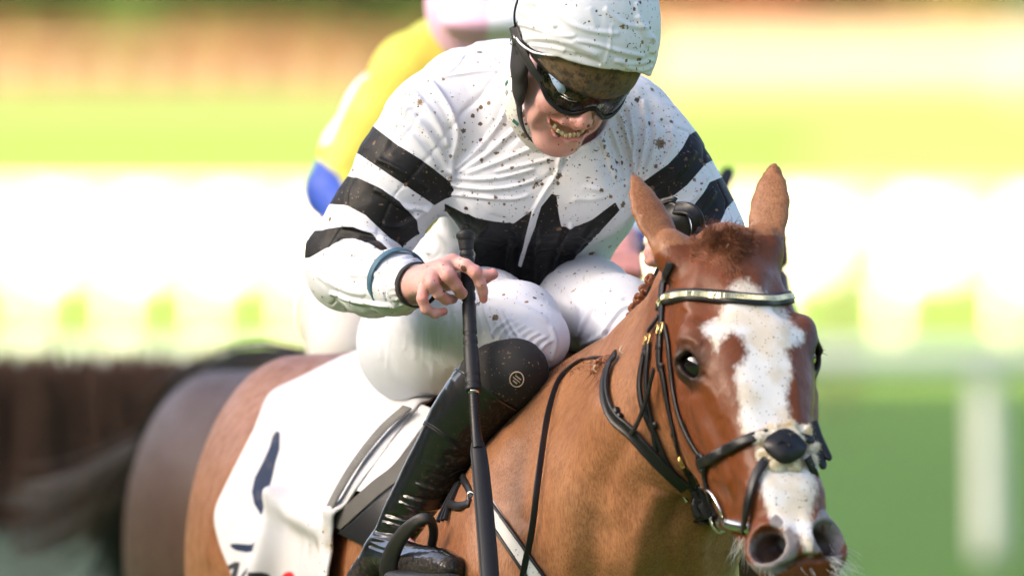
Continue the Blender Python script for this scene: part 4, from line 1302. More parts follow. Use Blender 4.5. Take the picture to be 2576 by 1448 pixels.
for (x, y, z, w, h, m) in ((-.0915, -.018, -.088, .006, .010, m_green), (-.0905, -.004, -.0985, .006, .008, m_grey), (-.0655, .0325, -.1375, .012, .006, m_green)):
    c = J(x, y, z); c = cc + (c - cc) * .80; n = nrm(c - cc - ((c - cc) @ _ju) * _ju)
    up = nrm(_ju - (_ju @ n) * n)
    R = np.stack([np.cross(up, n), up, n], 1)
    V, F = box(c + n * .0065, (w, h, .0008), R)
    obj('collar_patch', V, F, m, silks_o, smooth=False)
# blue elastic band, white frill, black wristband
def ring_on(path_c, ax, ru, rv, w, th, mat, name, parent, tilt=None, n=48, wave=0):
    ax = nrm(ax); a = nrm(np.cross(ax, [0, 1, 0.2])); b = np.cross(ax, a)
    th_ = np.linspace(0, 2 * math.pi, n, endpoint=False)
    pts = np.asarray(path_c) + ru * np.cos(th_)[:, None] * a + rv * np.sin(th_)[:, None] * b
    if wave: pts = pts + (wave * np.sin(th_ * 11))[:, None] * ax
    nr = np.cos(th_)[:, None] * a / ru + np.sin(th_)[:, None] * b / rv
    V, F = strap(pts, nr, w, th, closed=True)
    return obj(name, V, F, mat, parent)
axw = P(1024, 716, -.205) - P(985, 711, -.15)
m_blue = plain('blue_elastic', (.045, .115, .17), .55, bump=(500, .2, .0005))
wb = P(1003, 712, -.178)
ring_on(P(1000, 706, -.178), P(1024, 722, -.205) - P(985, 700, -.15), .0490, .0470, .0150, .0030, m_blue, 'elastic_band', silks_o)
ring_on(P(1050, 716, -.232), axw, .0325, .0335, .0120, .0035, m_blackcloth, 'wristband', silks_o, wave=.0006)
print('info silks', len(SV), round(time.time() - T0, 1))

# breeches
br = Solid()
br.add(EL(P(1200, 800, .42), (.15, .13, .105)), .04)
br.add(EL(P(1040, 862, .37), (.086, .155, .092)), .05)
br.add(EL(P(1340, 840, .37), (.086, .155, .092)), .05)
br.chain([(P(1050, 868, .36), .088), (P(1130, 838, .20), .090), (P(1215, 810, .03), .080), (P(1300, 822, -.13), .066), (P(1350, 858, -.21), .0475)], .03)
br.add(EL(P(1362, 845, -.20), (.040, .045, .045)), .02)
br.chain([(P(1330, 840, .34), .085), (P(1400, 785, .20), .080), (P(1480, 765, .08), .070), (P(1560, 800, -.08), .062), (P(1590, 838, -.13), .050), (P(1612, 890, -.11), .047)], .03)
BF = [([(905, 800), (920, 870), (950, 950)], 1.5, 14), ([(1120, 800), (1125, 850), (1118, 905), (1135, 925)], 2.6, 9)]
for k in range(11):
    x = 925 + k * 22
    BF.append(([(x, 786 + 4 * (k % 3)), (x + 8, 840), (x + 4 + 6 * (k % 2), 880 + 25 * (k % 4))], .9 + .5 * (k % 3), 4 + (k % 2) * 2))
for k in range(9):
    BF.append(([(1135 + k * 16, 735 + k * 5), (1120 + k * 22, 770 + k * 8), (1112 + k * 26, 830 + k * 4)], .8 + .5 * (k % 3), 5))
for k in range(7):
    BF.append(([(1238 + k * 19, 848 + k * 8 - 3), (1250 + k * 20, 825 + k * 7), (1290 + k * 17, 800 + k * 9)], 1.6, 6))
BF += [([(1225, 745), (1300, 765), (1380, 810)], 1.5, 10), ([(1385, 820), (1398, 860), (1385, 910)], 1.8, 8), ([(1400, 700), (1450, 760), (1470, 840), (1462, 880)], 1.6, 12), ([(1455, 850), (1475, 800), (1500, 770), (1570, 752)], 2.2, 8), ([(1540, 870), (1520, 840), (1560, 780), (1595, 768)], 2.4, 6), ([(1460, 870), (1500, 850), (1530, 825)], 1.6, 8), ([(1465, 880), (1510, 870), (1540, 860)], 1.6, 7)]
V, F = br.mesh(.0048, sub=1, it=2)
N = vnormals(V, F)
V2 = V + N * (fold_disp(V, N, [(a, b * (.55 if a[0][0] < 1160 else 1.6), c * (1.5 if a[0][0] < 1160 else 1.0)) for a, b, c in BF]) + .0006 * fbm(V, 30, 3, 3) + .0004 * np.sin(proj(V)[0] * .5 + 4 * vnoise(V, 25, 2)) * np.clip(vnoise(V, 18, 7), 0, 1))[:, None]
u, v, t = proj(V)
mu = np.clip(.45 * np.exp(-((u - 1250) / 120) ** 2 - ((v - 745) / 45) ** 2) + .5 * np.exp(-((u - 1460) / 110) ** 2 - ((v - 710) / 40) ** 2) + .02 + .10 * (u > 1180), 0, .55)
breeches = obj('breeches', V2, F, m_breech, jockey, attrs={'muddy': mu})
# boots
boot = Solid()
bc = [((1298, 932, -.187), .0485), ((1240, 965, -.165), .0575), ((1172, 1042, -.135), .053), ((1118, 1132, -.10), .047), ((1066, 1220, -.065), .0425), ((1014, 1305, -.035), .0355), ((978, 1372, -.015), .031)]
bc = [((a, b, c - .075), r) for (a, b, c), r in bc]
boot.add(TB([(P(*p), r) for p, r in bc] + [(P(925, 1450, -.055), .031), (P(905, 1490, -.055), .030)], 30), .01)
boot.add(TB([(P(972, 1392, -.09), .031), (P(1040, 1415, -.22), .031), (P(1105, 1424, -.33), .030), (P(1132, 1430, -.37), .025)], 14), .02)
V, F = boot.mesh(.004, sub=1, it=2)
N = vnormals(V, F); u, v, t = proj(V)
WF = [([(1185, 1060), (1160, 1085), (1150, 1110)], 3.5, 6), ([(1175, 1120), (1150, 1128), (1110, 1122)], 4.5, 5), ([(1165, 1172), (1130, 1180), (1095, 1172)], 4.5, 5), ([(1190, 1095), (1150, 1112), (1120, 1105)], -5, 9), ([(1200, 1135), (1160, 1150), (1118, 1143)], -6, 9), ([(1170, 1190), (1130, 1200), (1075, 1185)], -6, 9), ([(1150, 1165), (1100, 1172), (1060, 1160)], 4, 9), ([(1160, 1225), (1110, 1235), (1040, 1215)], 5, 9),
      ([(1130, 1245), (1080, 1258), (1010, 1240)], -6, 10), ([(1110, 1275), (1060, 1280), (1000, 1262)], 5, 8), ([(1090, 1295), (1040, 1310), (970, 1290)], -6, 9), ([(1070, 1320), (1020, 1325), (960, 1312)], 5, 7), ([(1050, 1340), (1000, 1342), (945, 1335)], -6, 7), ([(1040, 1356), (990, 1362), (935, 1352)], 4, 6), ([(1020, 1378), (975, 1384), (928, 1370)], -5, 6)]
d = fold_disp(V, N, [(a, (.30 if a[0][1] < 1215 else .55) * b, c * .8) for a, b, c in WF]) + .0006 * fbm(V, 22, 3, 8) * np.clip((v - 1000) / 200, .1, 1)
V = V + N * d[:, None]
mu = np.clip(1.1 * np.exp(-((u - 1245 + (v - 1040) * .75) / 48) ** 2) * (v > 960) * (v < 1260) + .6 * (v > 1400) + .08, 0, 1)
boot_o = obj('boot', V, F, m_patent, jockey, attrs={'muddy': mu})
# stitched seams and the stretch panel over the knee
def cuffmat():
    M = Mat('muddy_stretch_panel')
    base = mud(M, M.mix(M.ramp(M.noise(40, 4), .5, .8, 0, .5), (.012, .011, .011), (.035, .025, .018)), .9, (.10, .065, .035), (.17, .12, .07))
    M.set(Base_Color=base, Roughness=.82); M.normal(M.bump(M.noise(800, 2), .3, .0006)); return M.m
cuffS = Solid()
_cp = [(1200, 860), (1235, 845), (1300, 845), (1342, 860), (1400, 925), (1400, 990), (1345, 1030), (1300, 1026), (1262, 1005), (1200, 964), (1170, 944), (1152, 932), (1160, 912)]
_bl, _bh = boot.bounds()
cuffS.add(FN(lambda p: np.maximum(boot(p) - .0024, (lambda w: poly_sd(w[0], w[1], _cp) / 1600.0)(proj(p))), np.maximum(_bl, P(1140, 1040, -.4) - np.array([0, .1, .0])), P(1410, 830, .0)), .001)
lo_, hi_ = cuffS.bounds()
V, F = cuffS.mesh(.004, lo_, hi_, sub=1, it=1)
V = V + vnormals(V, F) * (.0006 * fbm(V, 40, 2))[:, None]
cuff_o = obj('knee_panel', V, F, cuffmat(), boot_o, attrs={'muddy': np.clip(.35 + .6 * vnoise(V, 25, 3), .05, .8)})
seams = []
for dv in (0, 7):
    seams.append(line_strip(boot, [(1052, 1052 + dv), (1090, 1072 + dv), (1140, 1108 + dv), (1186, 1145 + dv)], .0030, .0012, 40, 0.0002))
obj('seam', *cat(seams), m_leather, boot_o)
top = line_strip(boot, [(1140, 925), (1170, 940), (1215, 972), (1262, 1008), (1300, 1030)], .0040, .0026, 40, .001)
obj('piping', *top, m_patent, boot_o, attrs={'muddy': np.zeros(len(top[0]))})
zips = line_strip(boot, [(1180, 1172), (1140, 1190), (1125, 1205), (1122, 1215)], .0026, .0012, 24, .0005)
obj('seam', *zips, m_leather, boot_o)
# round badge on the panel
bc_ = cuffS.hit(1300, 953); bn = cuffS.normal(bc_)[0]; bu = nrm(UP - (UP @ bn) * bn); bs = np.cross(bu, bn)
m_badge = plain('worn_badge', (.20, .15, .105), .6, bump=(600, .6, .001))
a = np.linspace(0, 2 * math.pi, 36, endpoint=False)
ringp = bc_ + bn * .0014 + .0108 * (np.cos(a)[:, None] * bs + 1.12 * np.sin(a)[:, None] * bu)
badge = obj('badge', *tube(ringp, .0009, 6, True), plain('badge_rim', (.45, .36, .26), .55), cuff_o)
m_bl = plain('badge_letters', (.50, .41, .30), .6)
bt = []
for k, (y, x0, x1) in enumerate(((.0035, -.006, .006), (-.0008, -.007, .007), (-.0052, -.004, .005))):
    xs = np.linspace(x0, x1, 30)
    pth = [bc_ + bn * .0012 + bs * (x * .77 + y * .6) + bu * (y * .8 - x * .62 + .0013 * math.sin(x * 2600 + k) * (1 if k != 1 else .8)) for x in xs]
    bt.append(tube(pth, .00042, 4))
obj('badge_lettering', *cat(bt), m_bl, badge)
# left boot, on the far side of the horse
lb = Solid()
lb.chain([(P(1612, 885, -.13), .054), (P(1660, 1000, -.02), .055), (P(1700, 1200, .06), .045), (P(1722, 1372, .10), .034), (P(1722, 1420, .12), .034)], .02)
lb.chain([(P(1722, 1400, .10), .034), (P(1745, 1430, -.06), .030)], .02)
V, F = lb.mesh(.007, it=1)
obj('boot', V, F, m_patent, jockey, attrs={'muddy': np.zeros(len(V))})
print('info breeches boots', round(time.time() - T0, 1))
# --- helmet, cover, goggles
hc = np.array([-.019, -.015, .077])
def hem_z(x, y):
    th = np.degrees(np.arctan2(x, y))
    return np.interp(th, [-180, -120, -90, -65, -45, -20, 0, 20, 40, 58, 75, 95, 130, 180], [-.02, -.005, .024, .056, .092, .106, .110, .099, .074, .044, .024, .004, -.02, -.03])
shell = Solid()
shell.add(EL(J(*hc), (.1015, .115, .0965), JR), .01)
shell.cut(FN(lambda p: (lambda q: q[:, 2] - np.interp(np.degrees(np.arctan2(q[:, 0], q[:, 1])), [-180, -100, -60, 0, 60, 100, 180], [-.05, -.055, .0, .034, .0, -.055, -.05]))(toJ(p)) * 1.0, *shell.bounds()), .004)
V, F = shell.mesh(.004, it=1)
m_shell = plain('helmet_shell', (.018, .018, .020), .45, bump=(200, .3, .001))
helmet = obj('helmet', V, F, m_shell, jockey)
cover = Solid()
cover.add(EL(J(hc[0], hc[1], hc[2] + .012), (.1060, .1235, .1080), JR), .02)
cover.add(EL(J(hc[0], hc[1] - .01, hc[2] + .055), (.1000, .1150, .0700), JR), .03)
cover.add(EL(J(hc[0] + .012, .035, .110), (.092, .082, .052), JR), .03)
cover.add(EL(J(.042, .050, .068), (.046, .048, .045), JR), .03)
def below(p):
    q = toJ(p); return q[:, 2] - hem_z(q[:, 0], q[:, 1])
cover.cut(FN(lambda p: below(p) * .9, *cover.bounds()), .004)
cover.cut(EL(J(hc[0], hc[1], hc[2] - .01), (.0970, .1105, .0915), JR), .003)
V, F = cover.mesh(.0036, sub=1, it=2)
N = vnormals(V, F); u, v, t = proj(V)
CF = [([(1290, 60), (1330, 66), (1390, 84), (1450, 92)], 2.5, 8), ([(1400, 30), (1440, 62), (1500, 80), (1560, 86)], 2.2, 9), ([(1520, 20), (1570, 60), (1632, 70)], 2.2, 9), ([(1345, 5), (1380, 40), (1400, 70)], 2.0, 8), ([(1600, 5), (1610, 60), (1632, 120)], 2.5, 8), ([(1440, 100), (1500, 112), (1560, 130), (1620, 142)], 2.5, 8), ([(1300, 20), (1330, 40), (1350, 70)], 2.0, 12), ([(1300, 100), (1380, 95), (1440, 110), (1510, 142)], 3.0, 12), ([(1540, 60), (1535, 110), (1522, 160)], 1.2, 6), ([(1570, 165), (1610, 172), (1640, 165)], 4.0, 7), ([(1545, 152), (1600, 160), (1646, 150)], 3.0, 7), ([(1590, 186), (1620, 190), (1646, 182)], 3.5, 6),
      ([(1635, 90), (1646, 110), (1640, 135)], 4.0, 9), ([(1600, 40), (1625, 80), (1640, 104)], 2.4, 11), ([(1310, 10), (1360, 5)], 1.5, 9), ([(1420, 128), (1470, 146), (1510, 160)], -2.5, 9), ([(1330, 112), (1400, 120), (1450, 138)], 2.0, 8), ([(1480, 20), (1500, 70)], 1.2, 14)]
q = toJ(V)
d = 1.05 * fold_disp(V, N, CF) + .0026 * fbm(V, 14, 3, 6) * np.clip((q[:, 2] - .02) / .05, 0, 1)
# the hem flares out over the peak
ed = np.clip(1 - (q[:, 2] - hem_z(q[:, 0], q[:, 1])) / .022, 0, 1) * (q[:, 1] > -.02)
V = V + N * d[:, None] + (ed ** 1.5 * .003)[:, None] * nrm(_jf + .15 * _ju)
mu = np.clip(.28 + .7 * np.exp(-((u - 1600) / 55) ** 2) + .35 * np.exp(-((u - 1500) / 70) ** 2 - ((v - 80) / 60) ** 2) - .15 * (u < 1420), 0, 1.15)
cover_o = obj('helmet_cover', V, F, m_cap, helmet, attrs={'muddy': mu})
# hem welt
th = np.radians(np.linspace(-150, 150, 120))
hx, hy = .1085 * np.sin(th) + hc[0], .1265 * np.cos(th) + hc[1]
hz = hem_z(hx, hy)
sc_ = np.sqrt(np.clip(1 - ((hz - hc[2]) / .1055) ** 2, .3, 1))
hp = np.array([J(hc[0] + (x - hc[0]) * s, hc[1] + (y - hc[1]) * s + .006 * max(0, math.cos(a)), z + .001) for x, y, z, s, a in zip(hx, hy, hz, sc_, th)])
V, F = tube(hp, .0019, 6)
obj('hem', V, F, m_cap, cover_o, attrs={'muddy': np.full(len(V), .5)})
# thin dark cord down the side of the cover
sd = [J(hc[0] + .1055 * math.sin(a) * math.cos(e), hc[1] + .124 * math.cos(a) * math.cos(e), hc[2] + .104 * math.sin(e)) for a, e in zip(np.radians(np.linspace(-108, -96, 20)), np.linspace(1.0, -.62, 20))]
obj('side_cord', *tube(smooth_path(sd, 30), .0018, 6), m_strap, helmet)
# peak, caked in mud
th = np.radians(np.linspace(-74, 74, 60))
inn = np.array([J(hc[0] + .100 * math.sin(a), hc[1] + .110 * math.cos(a), .052 + .062 * math.cos(a)) for a in th])
mid = np.array([J(hc[0] + .011 + .0985 * math.sin(a), hc[1] + .019 + .120 * math.cos(a), .047 + .046 * math.cos(a)) for a in th])
out = np.array([J(hc[0] + .014 + .0945 * math.sin(a) * (1 - .05 * math.cos(a)), hc[1] + .026 + .1120 * math.cos(a), .0375 + .0085 * math.cos(a)) for a in th])
rows = [inn * (1 - s) ** 2 + mid * 2 * s * (1 - s) + out * s * s for s in np.linspace(0, 1, 14)]
low = [r - JR @ np.array([0, -.1, 1.]) * .0035 for r in rows[::-1]]
allr = rows + low
V = np.concatenate(allr); n = len(th); F = []
for i in range(len(allr)):
    j = (i + 1) % len(allr)
    for k in range(n - 1): F.append((i * n + k, i * n + k + 1, j * n + k + 1, j * n + k))
def peakmat():
    M = Mat('muddy_peak')
    a = M.noise(55, 6, rough=.7); b = M.noise(130, 4)
    c = M.mix(M.ramp(a, .38, .60), (.030, .022, .015), (.150, .100, .050))
    c = M.mix(M.ramp(b, .52, .72, 0, .8), c, (.21, .10, .040))
    c = M.mix(M.ramp(M.noise(30, 3), .55, .7, 0, .7), c, (.065, .066, .060))
    M.set(Base_Color=c, Roughness=M.ramp(a, .3, .7, .55, .9))
    M.normal(M.bump(a, .9, .003, M.bump(b, .6, .0015))); return M.m
m_peak = peakmat()
obj('peak', V, F, m_peak, helmet)
# chin harness: padded side pieces and straps
def jstrap(pts, w, th, name, parent, mat=None, lift=0.0, n=30, centre=(0, 0, -.03)):
    p = smooth_path([J(*a) for a in pts], n)
    c = J(*centre)
    nr = np.array([nrm(x - c) for x in p])
    ww = np.interp(np.linspace(0, 1, n), np.linspace(0, 1, len(w)), w) if hasattr(w, '__len__') else w
    return obj(name, *strap(p, nr, ww, th, lift=lift), mat or m_strap, parent)
for sx in (-1, 1):
    x0 = -.006
    pad = Solid()
    pad.chain([(J(x0 + sx * .093, -.020, .016), .024), (J(x0 + sx * .087, .012, -.018), .023), (J(x0 + sx * .077, .026, -.050), .018), (J(x0 + sx * .070, .034, -.072), .013)], .012, (JR[:, 0]), .42)
    V, F = pad.mesh(.003, it=1)
    pd = obj('harness_pad', V, F, m_blackcloth, helmet)
    jstrap([(x0 + sx * .080, .022, -.030), (x0 + sx * .071, .034, -.070), (x0 + sx * .055, .046, -.108), (x0 + sx * .030, .058, -.134), (x0, .064, -.142)], (.020, .016, .012, .011), .003, 'chin_strap', helmet)
jstrap([(-.112, -.03, .020), (-.104, .004, .006), (-.092, .022, -.012)], .012, .003, 'buckle_strap', helmet)
b0 = J(-.113, -.010, .012)
obj('buckle', *torus(b0, .0085, .0011, JR[:, 1], nrm(JR[:, 2]), n=20, sx=.7), m_steel, helmet)
# goggles
def gog(phi, z):
    a = math.radians(phi)
    return np.array([.004 + .079 * math.sin(a), .020 + .0855 * math.cos(a) - .10 * max(0, -z) * 0, z])
def bot(phi):
    return np.interp(phi, [-84, -70, -50, -32, -20, -10, -3, 3, 10, 20, 34, 50, 70, 84], [.008, -.008, -.022, -.0255, -.0225, -.012, .000, .000, -.010, -.0225, -.0265, -.0235, -.010, .006])
ph = np.linspace(-84, 84, 90)
rows = []
for s in np.linspace(0, 1, 14):
    rows.append(np.array([J(*(gog(p, bot(p) * (1 - s) + .036 * s) + np.array([0, .004 * math.sin(s * math.pi) * math.cos(math.radians(p)), 0]))) for p in ph]))
lo2 = [np.array([x - JR @ np.array([.0025 * math.sin(math.radians(p)), .0025 * math.cos(math.radians(p)), 0]) for x, p in zip(r, ph)]) for r in rows[::-1]]
allr = rows + lo2; V = np.concatenate(allr); n = len(ph); F = []
for i in range(len(allr)):
    j = (i + 1) % len(allr)
    for k in range(n - 1): F.append((i * n + k, j * n + k, j * n + k + 1, i * n + k + 1))
def lensmat():
    M = Mat('dark_lens')
    dirt = M.math('MULTIPLY', M.ramp(M.noise(75, 6, rough=.75), .44, .64), M.ramp(M.noise(14, 2), .30, .60, .35, 1))
    c = M.mix(dirt, (.005, .0045, .004), (.070, .048, .024))
    M.set(Base_Color=c, Roughness=M.mixf(dirt, .14, .8))
    M.b.inputs['Specular IOR Level'].default_value = .35
    M.normal(M.bump(M.noise(75, 6, rough=.75), .25, .0012)); return M.m
goggles = obj('goggles', V, F, lensmat(), jockey)
fr = np.array([J(*(gog(p, bot(p) - .0006) + np.array([0, .0005, 0]))) for p in np.linspace(-84, 84, 120)])
obj('frame', *tube(fr, .0030, 8), m_leather, goggles)
fr2 = np.array([J(*(gog(p, bot(p) + .0055) + np.array([0, .0032 * math.cos(math.radians(p)), 0]))) for p in np.linspace(-82, 82, 120)])
obj('frame', *tube(fr2, .0013, 6), m_leather, goggles)
fr3 = np.array([J(*(gog(p, .036) + np.array([0, .001, 0]))) for p in np.linspace(-84, 84, 90)])
obj('frame', *tube(fr3, .0035, 8), m_leather, goggles)
jstrap([(-.112, -.020, .028), (-.105, .020, .022), (-.090, .048, .012), (-.074, .062, .004)], (.014, .0145, .015), .0022, 'elastic_strap', goggles, centre=(0, 0, 0))
jstrap([(.074, .056, .014), (.092, .030, .024), (.098, .0, .032)], (.013, .0145), .0022, 'elastic_strap', goggles, centre=(0, 0, 0))
def lens_pt(phi, z, off=.0):
    b = bot(phi); s = (z - b) / (.036 - b)
    a = math.radians(phi)
    return J(*(gog(phi, z) + np.array([.0, .004 * math.sin(max(0, min(1, s)) * math.pi) * math.cos(a), 0]) + off * np.array([math.sin(a), math.cos(a), 0])))
# pale tab on the outer edge, with rivets
tab = [(-66, .022), (-62, .030), (-52, .033), (-44, .029), (-38, .019), (-38, .010), (-44, .008), (-54, .013)]
c = (-50, .020)
V = [lens_pt(*c, .0024)] + [lens_pt(*p, .0018) for p in tab] + [lens_pt(*p, .0) for p in tab]
F = [(0, i + 1, (i + 1) % 8 + 1) for i in range(8)] + [(i + 1, i + 9, (i + 1) % 8 + 9, (i + 1) % 8 + 1) for i in range(8)]
tabo = obj('side_tab', V, F, plain('pale_tab', (.34, .48, .72), .40), goggles)
rv = []
for p in ((-58, .025), (-52, .027), (-46, .026), (-50, .022), (-56, .020)):
    q = lens_pt(*p, .0022); V, F = torus(q, .0008, .0005, JR[:, 0], JR[:, 2], n=8, k=5); rv.append((V, F))
obj('rivet', *cat(rv), m_strap, tabo)
tab2 = [(50, .012), (56, .017), (64, .017), (64, .007), (56, .006)]
V = [lens_pt(*p, .0016) for p in tab2] + [lens_pt(*p, .0) for p in tab2]
F = [(0, 1, 2, 3, 4)] + [(i, i + 5, (i + 1) % 5 + 5, (i + 1) % 5) for i in range(5)]
obj('side_tab', V, F, plain('steel_tab', (.45, .46, .46), .25, .6), goggles)
obj('wire_clip', *tube([lens_pt(-38, .012, .003), lens_pt(-32, .012, .004), lens_pt(-26, .016, .003)], .0005, 5), m_steel, goggles)
obj('wire_clip', *tube([lens_pt(-40, .006, .003), lens_pt(-30, .008, .004), lens_pt(-22, .012, .003)], .0006, 5), m_steel, goggles)
# the letter in its small frame
m_print = plain('white_print', (.72, .72, .70), .5)
lc = (6, .0135)
def lp(x, z): return lens_pt(lc[0] + math.degrees((x + .18 * z) / .08), lc[1] + z, .0012)
sq = [lp(a * .0037, b * .0042) for a, b in ((-1, -1), (1, -1), (1, 1), (-1, 1))]
pts = [tube(smooth_path(sq + [sq[0]], 5), .00042, 4)]
for s in (((-.0015, -.0024), (-.0015, .0024)), ((-.0015, .0), (.0017, .0025)), ((-.0008, .0004), (.0018, -.0025)), ((-.0023, .0025), (-.0007, .0025)), ((-.0023, -.0025), (-.0007, -.0025)), ((.0009, -.0025), (.0025, -.0025)), ((.0010, .0025), (.0024, .0025))):
    pts.append(tube([lp(*s[0]), lp(*s[1])], .00042, 4))
obj('lens_print', *cat(pts), m_print, goggles)
print('info headgear', round(time.time() - T0, 1))

# --- the whip in his right hand
wp = [(1172, 604, -.262), (1177, 700, -.272), (1183, 850, -.305), (1191, 985, -.350), (1197, 1080, -.372), (1203, 1130, -.392)]
wpts = smooth_path(PA(wp), 60)
wax = nrm(wpts[-1] - wpts[0])
whip = empty('whip', tuple(P(1232, 1480, -.33)))
tag(whip, 'black racing whip held upright across the boot in the bare right hand', 'whip')
n = 90
hp = smooth_path(PA(wp[:4]), n)
rr = np.interp(np.linspace(0, 1, n), [0, .04, .10, .6, .8, 1.0], [.0125, .0118, .0112, .0108, .0120, .0128])
st = np.linspace(0, 1, n)
rr = rr * (1 + .10 * np.where((st * 17) % 1 < .12, -1.6, .3 * ((st * 17) % 1)))
obj('grip', *tube(hp, rr, 20), m_rubber, whip)
pr = [(.0, .0125), (.002, .0150), (.006, .0152), (.010, .0125), (.016, .0118)]
cap = [hp[0] - wax * (.012 - a) for a, r in pr]
Vc, Fc = tube(cap, [r for a, r in pr], 24)
obj('cap', Vc, Fc, m_rubber, whip)
sh = smooth_path(PA(wp[3:]), 70)
s_ = np.linspace(0, 1, 70)
obj('shaft', *tube(sh, np.interp(s_, [0, .05, .5, .75, 1], [.0085, .0082, .0080, .0090, .0105]) * (1 + .035 * np.sin(s_ * 150)), 16), m_leather, whip)
obj('collar', *tube([hp[-1] - wax * .004, hp[-1] + wax * .003], [.0088, .0088], 20), m_steel, whip)
fl = smooth_path(PA([(1201, 1115, -.386), (1209, 1180, -.414), (1219, 1290, -.465), (1228, 1400, -.515), (1240, 1560, -.580)]), 60)
fn = np.tile(-FW, (60, 1))
prof = [(-.5, -.25), (-.5, .25), (-.45, .48), (-.38, .40), (-.33, .5), (0, .56), (.33, .5), (.38, .40), (.45, .48), (.5, .25), (.5, -.25), (.3, -.5), (-.3, -.5)]
obj('flap', *strap(fl, fn, np.interp(np.linspace(0, 1, 60), [0, .12, .4, 1], [.019, .026, .029, .031]), .012, prof=prof), m_leather, whip)
lt = []
for k in range(13):
    c = fl[24 + k] - FW * .0072 + RT * .003
    a = .0022 * (1.0 if k in (0, 8) else .6)
    lt.append(tube([c - UP * .0016 - RT * a, c + UP * .0012 + RT * a * .2, c + UP * .0005 + RT * a], .00035, 4))
obj('faded_lettering', *cat(lt), plain('faded_print', (.16, .16, .17), .6), whip)
# ------------------------------------------------------------------ tack
def hstrap(uv, w, th, name, parent, n=None, lift=.0006, mat=None, prof=None, solid=None):
    s = solid or horse
    L = np.hypot(*np.diff(np.asarray(uv, float), axis=0).T).sum()
    V, F = line_strip(s, uv, w, th, n or int(max(8, L / 5)), lift + .0015, False, prof)
    return obj(name, V, F, mat or m_leather, parent)
def keeper(u, v, ax, w, name, parent, L=.010, th=.0045, lift=.0):
    """small leather loop across a strap"""
    c = horse.hit(u, v); nn = horse.normal(c)[0]; a = nrm(P(u + ax[0], v + ax[1], proj(c)[2]) - c); a = nrm(a - (a @ nn) * nn); b = np.cross(a, nn)
    V, F = box(c + nn * (th / 2 + lift), (L, w, th), np.stack([a, b, nn], 1), .0015)
    return obj(name, V, F, m_leather, parent)
bridle = empty('bridle', tuple(HO))
tag(bridle, 'black leather bridle with a crossed noseband and a gold-beaded browband on the chestnut horse', 'bridle')
# browband
bb = [(1664, 772), (1672, 757), (1690, 747), (1740, 743), (1800, 746), (1860, 752), (1915, 757), (1960, 755), (1995, 746), (2008, 738)]
pth = smooth_path(np.c_[np.array(bb, float), np.zeros(len(bb))], 90)[:, :2]
pts = horse.hits(pth); nr = horse.normal(pts)
for _ in range(6): pts[1:-1] = (pts[:-2] + pts[1:-1] * 2 + pts[2:]) / 4; nr[1:-1] = (nr[:-2] + nr[1:-1] * 2 + nr[2:])
V, F = strap(pts, nr, .021, .005, lift=.002)
brow = obj('browband', V, F, m_leather, bridle)
def goldmat():
    M = Mat('gold_beads')
    M.set(Base_Color=M.mix(M.noise(300, 2), (.85, .78, .42), (.90, .88, .68)), Roughness=.16, Metallic=.75); return M.m
m_gold = goldmat()
nn = nr / np.linalg.norm(nr, axis=1, keepdims=True)
cl = smooth_path(pts + nn * .0075, 110)
n2 = np.array([nn[min(89, int(i * 90 / 110))] for i in range(110)])
proto = None
for i in range(110):
    a = nrm(cl[min(i + 1, 109)] - cl[max(i - 1, 0)]); b = np.cross(a, n2[i])
    R = np.stack([a, b, n2[i]], 1)
    if proto is None:
        Vb, Fb = box((0, 0, 0), (.0026, .0098, .004), None, .0009)
        proto = make_mesh('bead', Vb, Fb, m_gold, False)
    o = bpy.data.objects.new('bead', proto); COL.objects.link(o)
    M4 = Matrix.Identity(4)
    for r in range(3):
        for c in range(3): M4[r][c] = R[r, c]
    o.rotation_mode = 'QUATERNION'; o.rotation_quaternion = M4.to_quaternion()
    o.location = cl[i]
    put_under(o, brow)
# headpiece and cheek straps, near side
hstrap([(1690, 660), (1678, 690), (1670, 725), (1667, 765)], .013, .004, 'headpiece', bridle)
hstrap([(1668, 762), (1668, 800), (1664, 850), (1662, 905), (1666, 930)], .012, .0045, 'cheekpiece', bridle)
hstrap([(1668, 925), (1676, 970), (1688, 1035), (1700, 1085), (1712, 1135), (1722, 1165)], .0105, .0045, 'cheekpiece', bridle)
hstrap([(1720, 1160), (1730, 1178), (1738, 1200), (1746, 1225)], .0100, .0045, 'cheekpiece', bridle)
hstrap([(1666, 925), (1660, 950), (1645, 1000), (1622, 1050), (1600, 1092)], .0070, .0035, 'strap_end', bridle, lift=.012)
hstrap([(1640, 835), (1655, 815), (1666, 798)], .008, .004, 'throatlash', bridle, lift=.004)
hstrap([(1632, 858), (1624, 890), (1615, 935), (1612, 975), (1618, 1020), (1632, 1058), (1648, 1090)], .0085, .004, 'throatlash', bridle)
hstrap([(1638, 858), (1636, 890), (1632, 930), (1631, 975), (1636, 1025), (1644, 1068), (1650, 1110), (1651, 1135)], .0080, .004, 'throatlash', bridle, lift=.002)
hstrap([(1648, 1085), (1662, 1120), (1680, 1160), (1702, 1195), (1722, 1215)], .0080, .004, 'throatlash', bridle)
hstrap([(1676, 820), (1684, 860), (1690, 920), (1698, 985), (1712, 1045), (1732, 1095), (1752, 1130), (1768, 1152)], .0090, .004, 'noseband_cheek', bridle)
for (u, v, ax, w) in ((1664, 775, (2, 40), .019), (1662, 873, (0, 40), .017), (1666, 920, (2, 40), .018), (1628, 890, (-6, 40), .018), (1645, 1068, (6, 40), .018), (1699, 1092, (10, 40), .016), (1707, 1120, (10, 40), .015), (1736, 1186, (12, 40), .015)):
    keeper(u, v, ax, w, 'keeper', bridle, lift=.002)
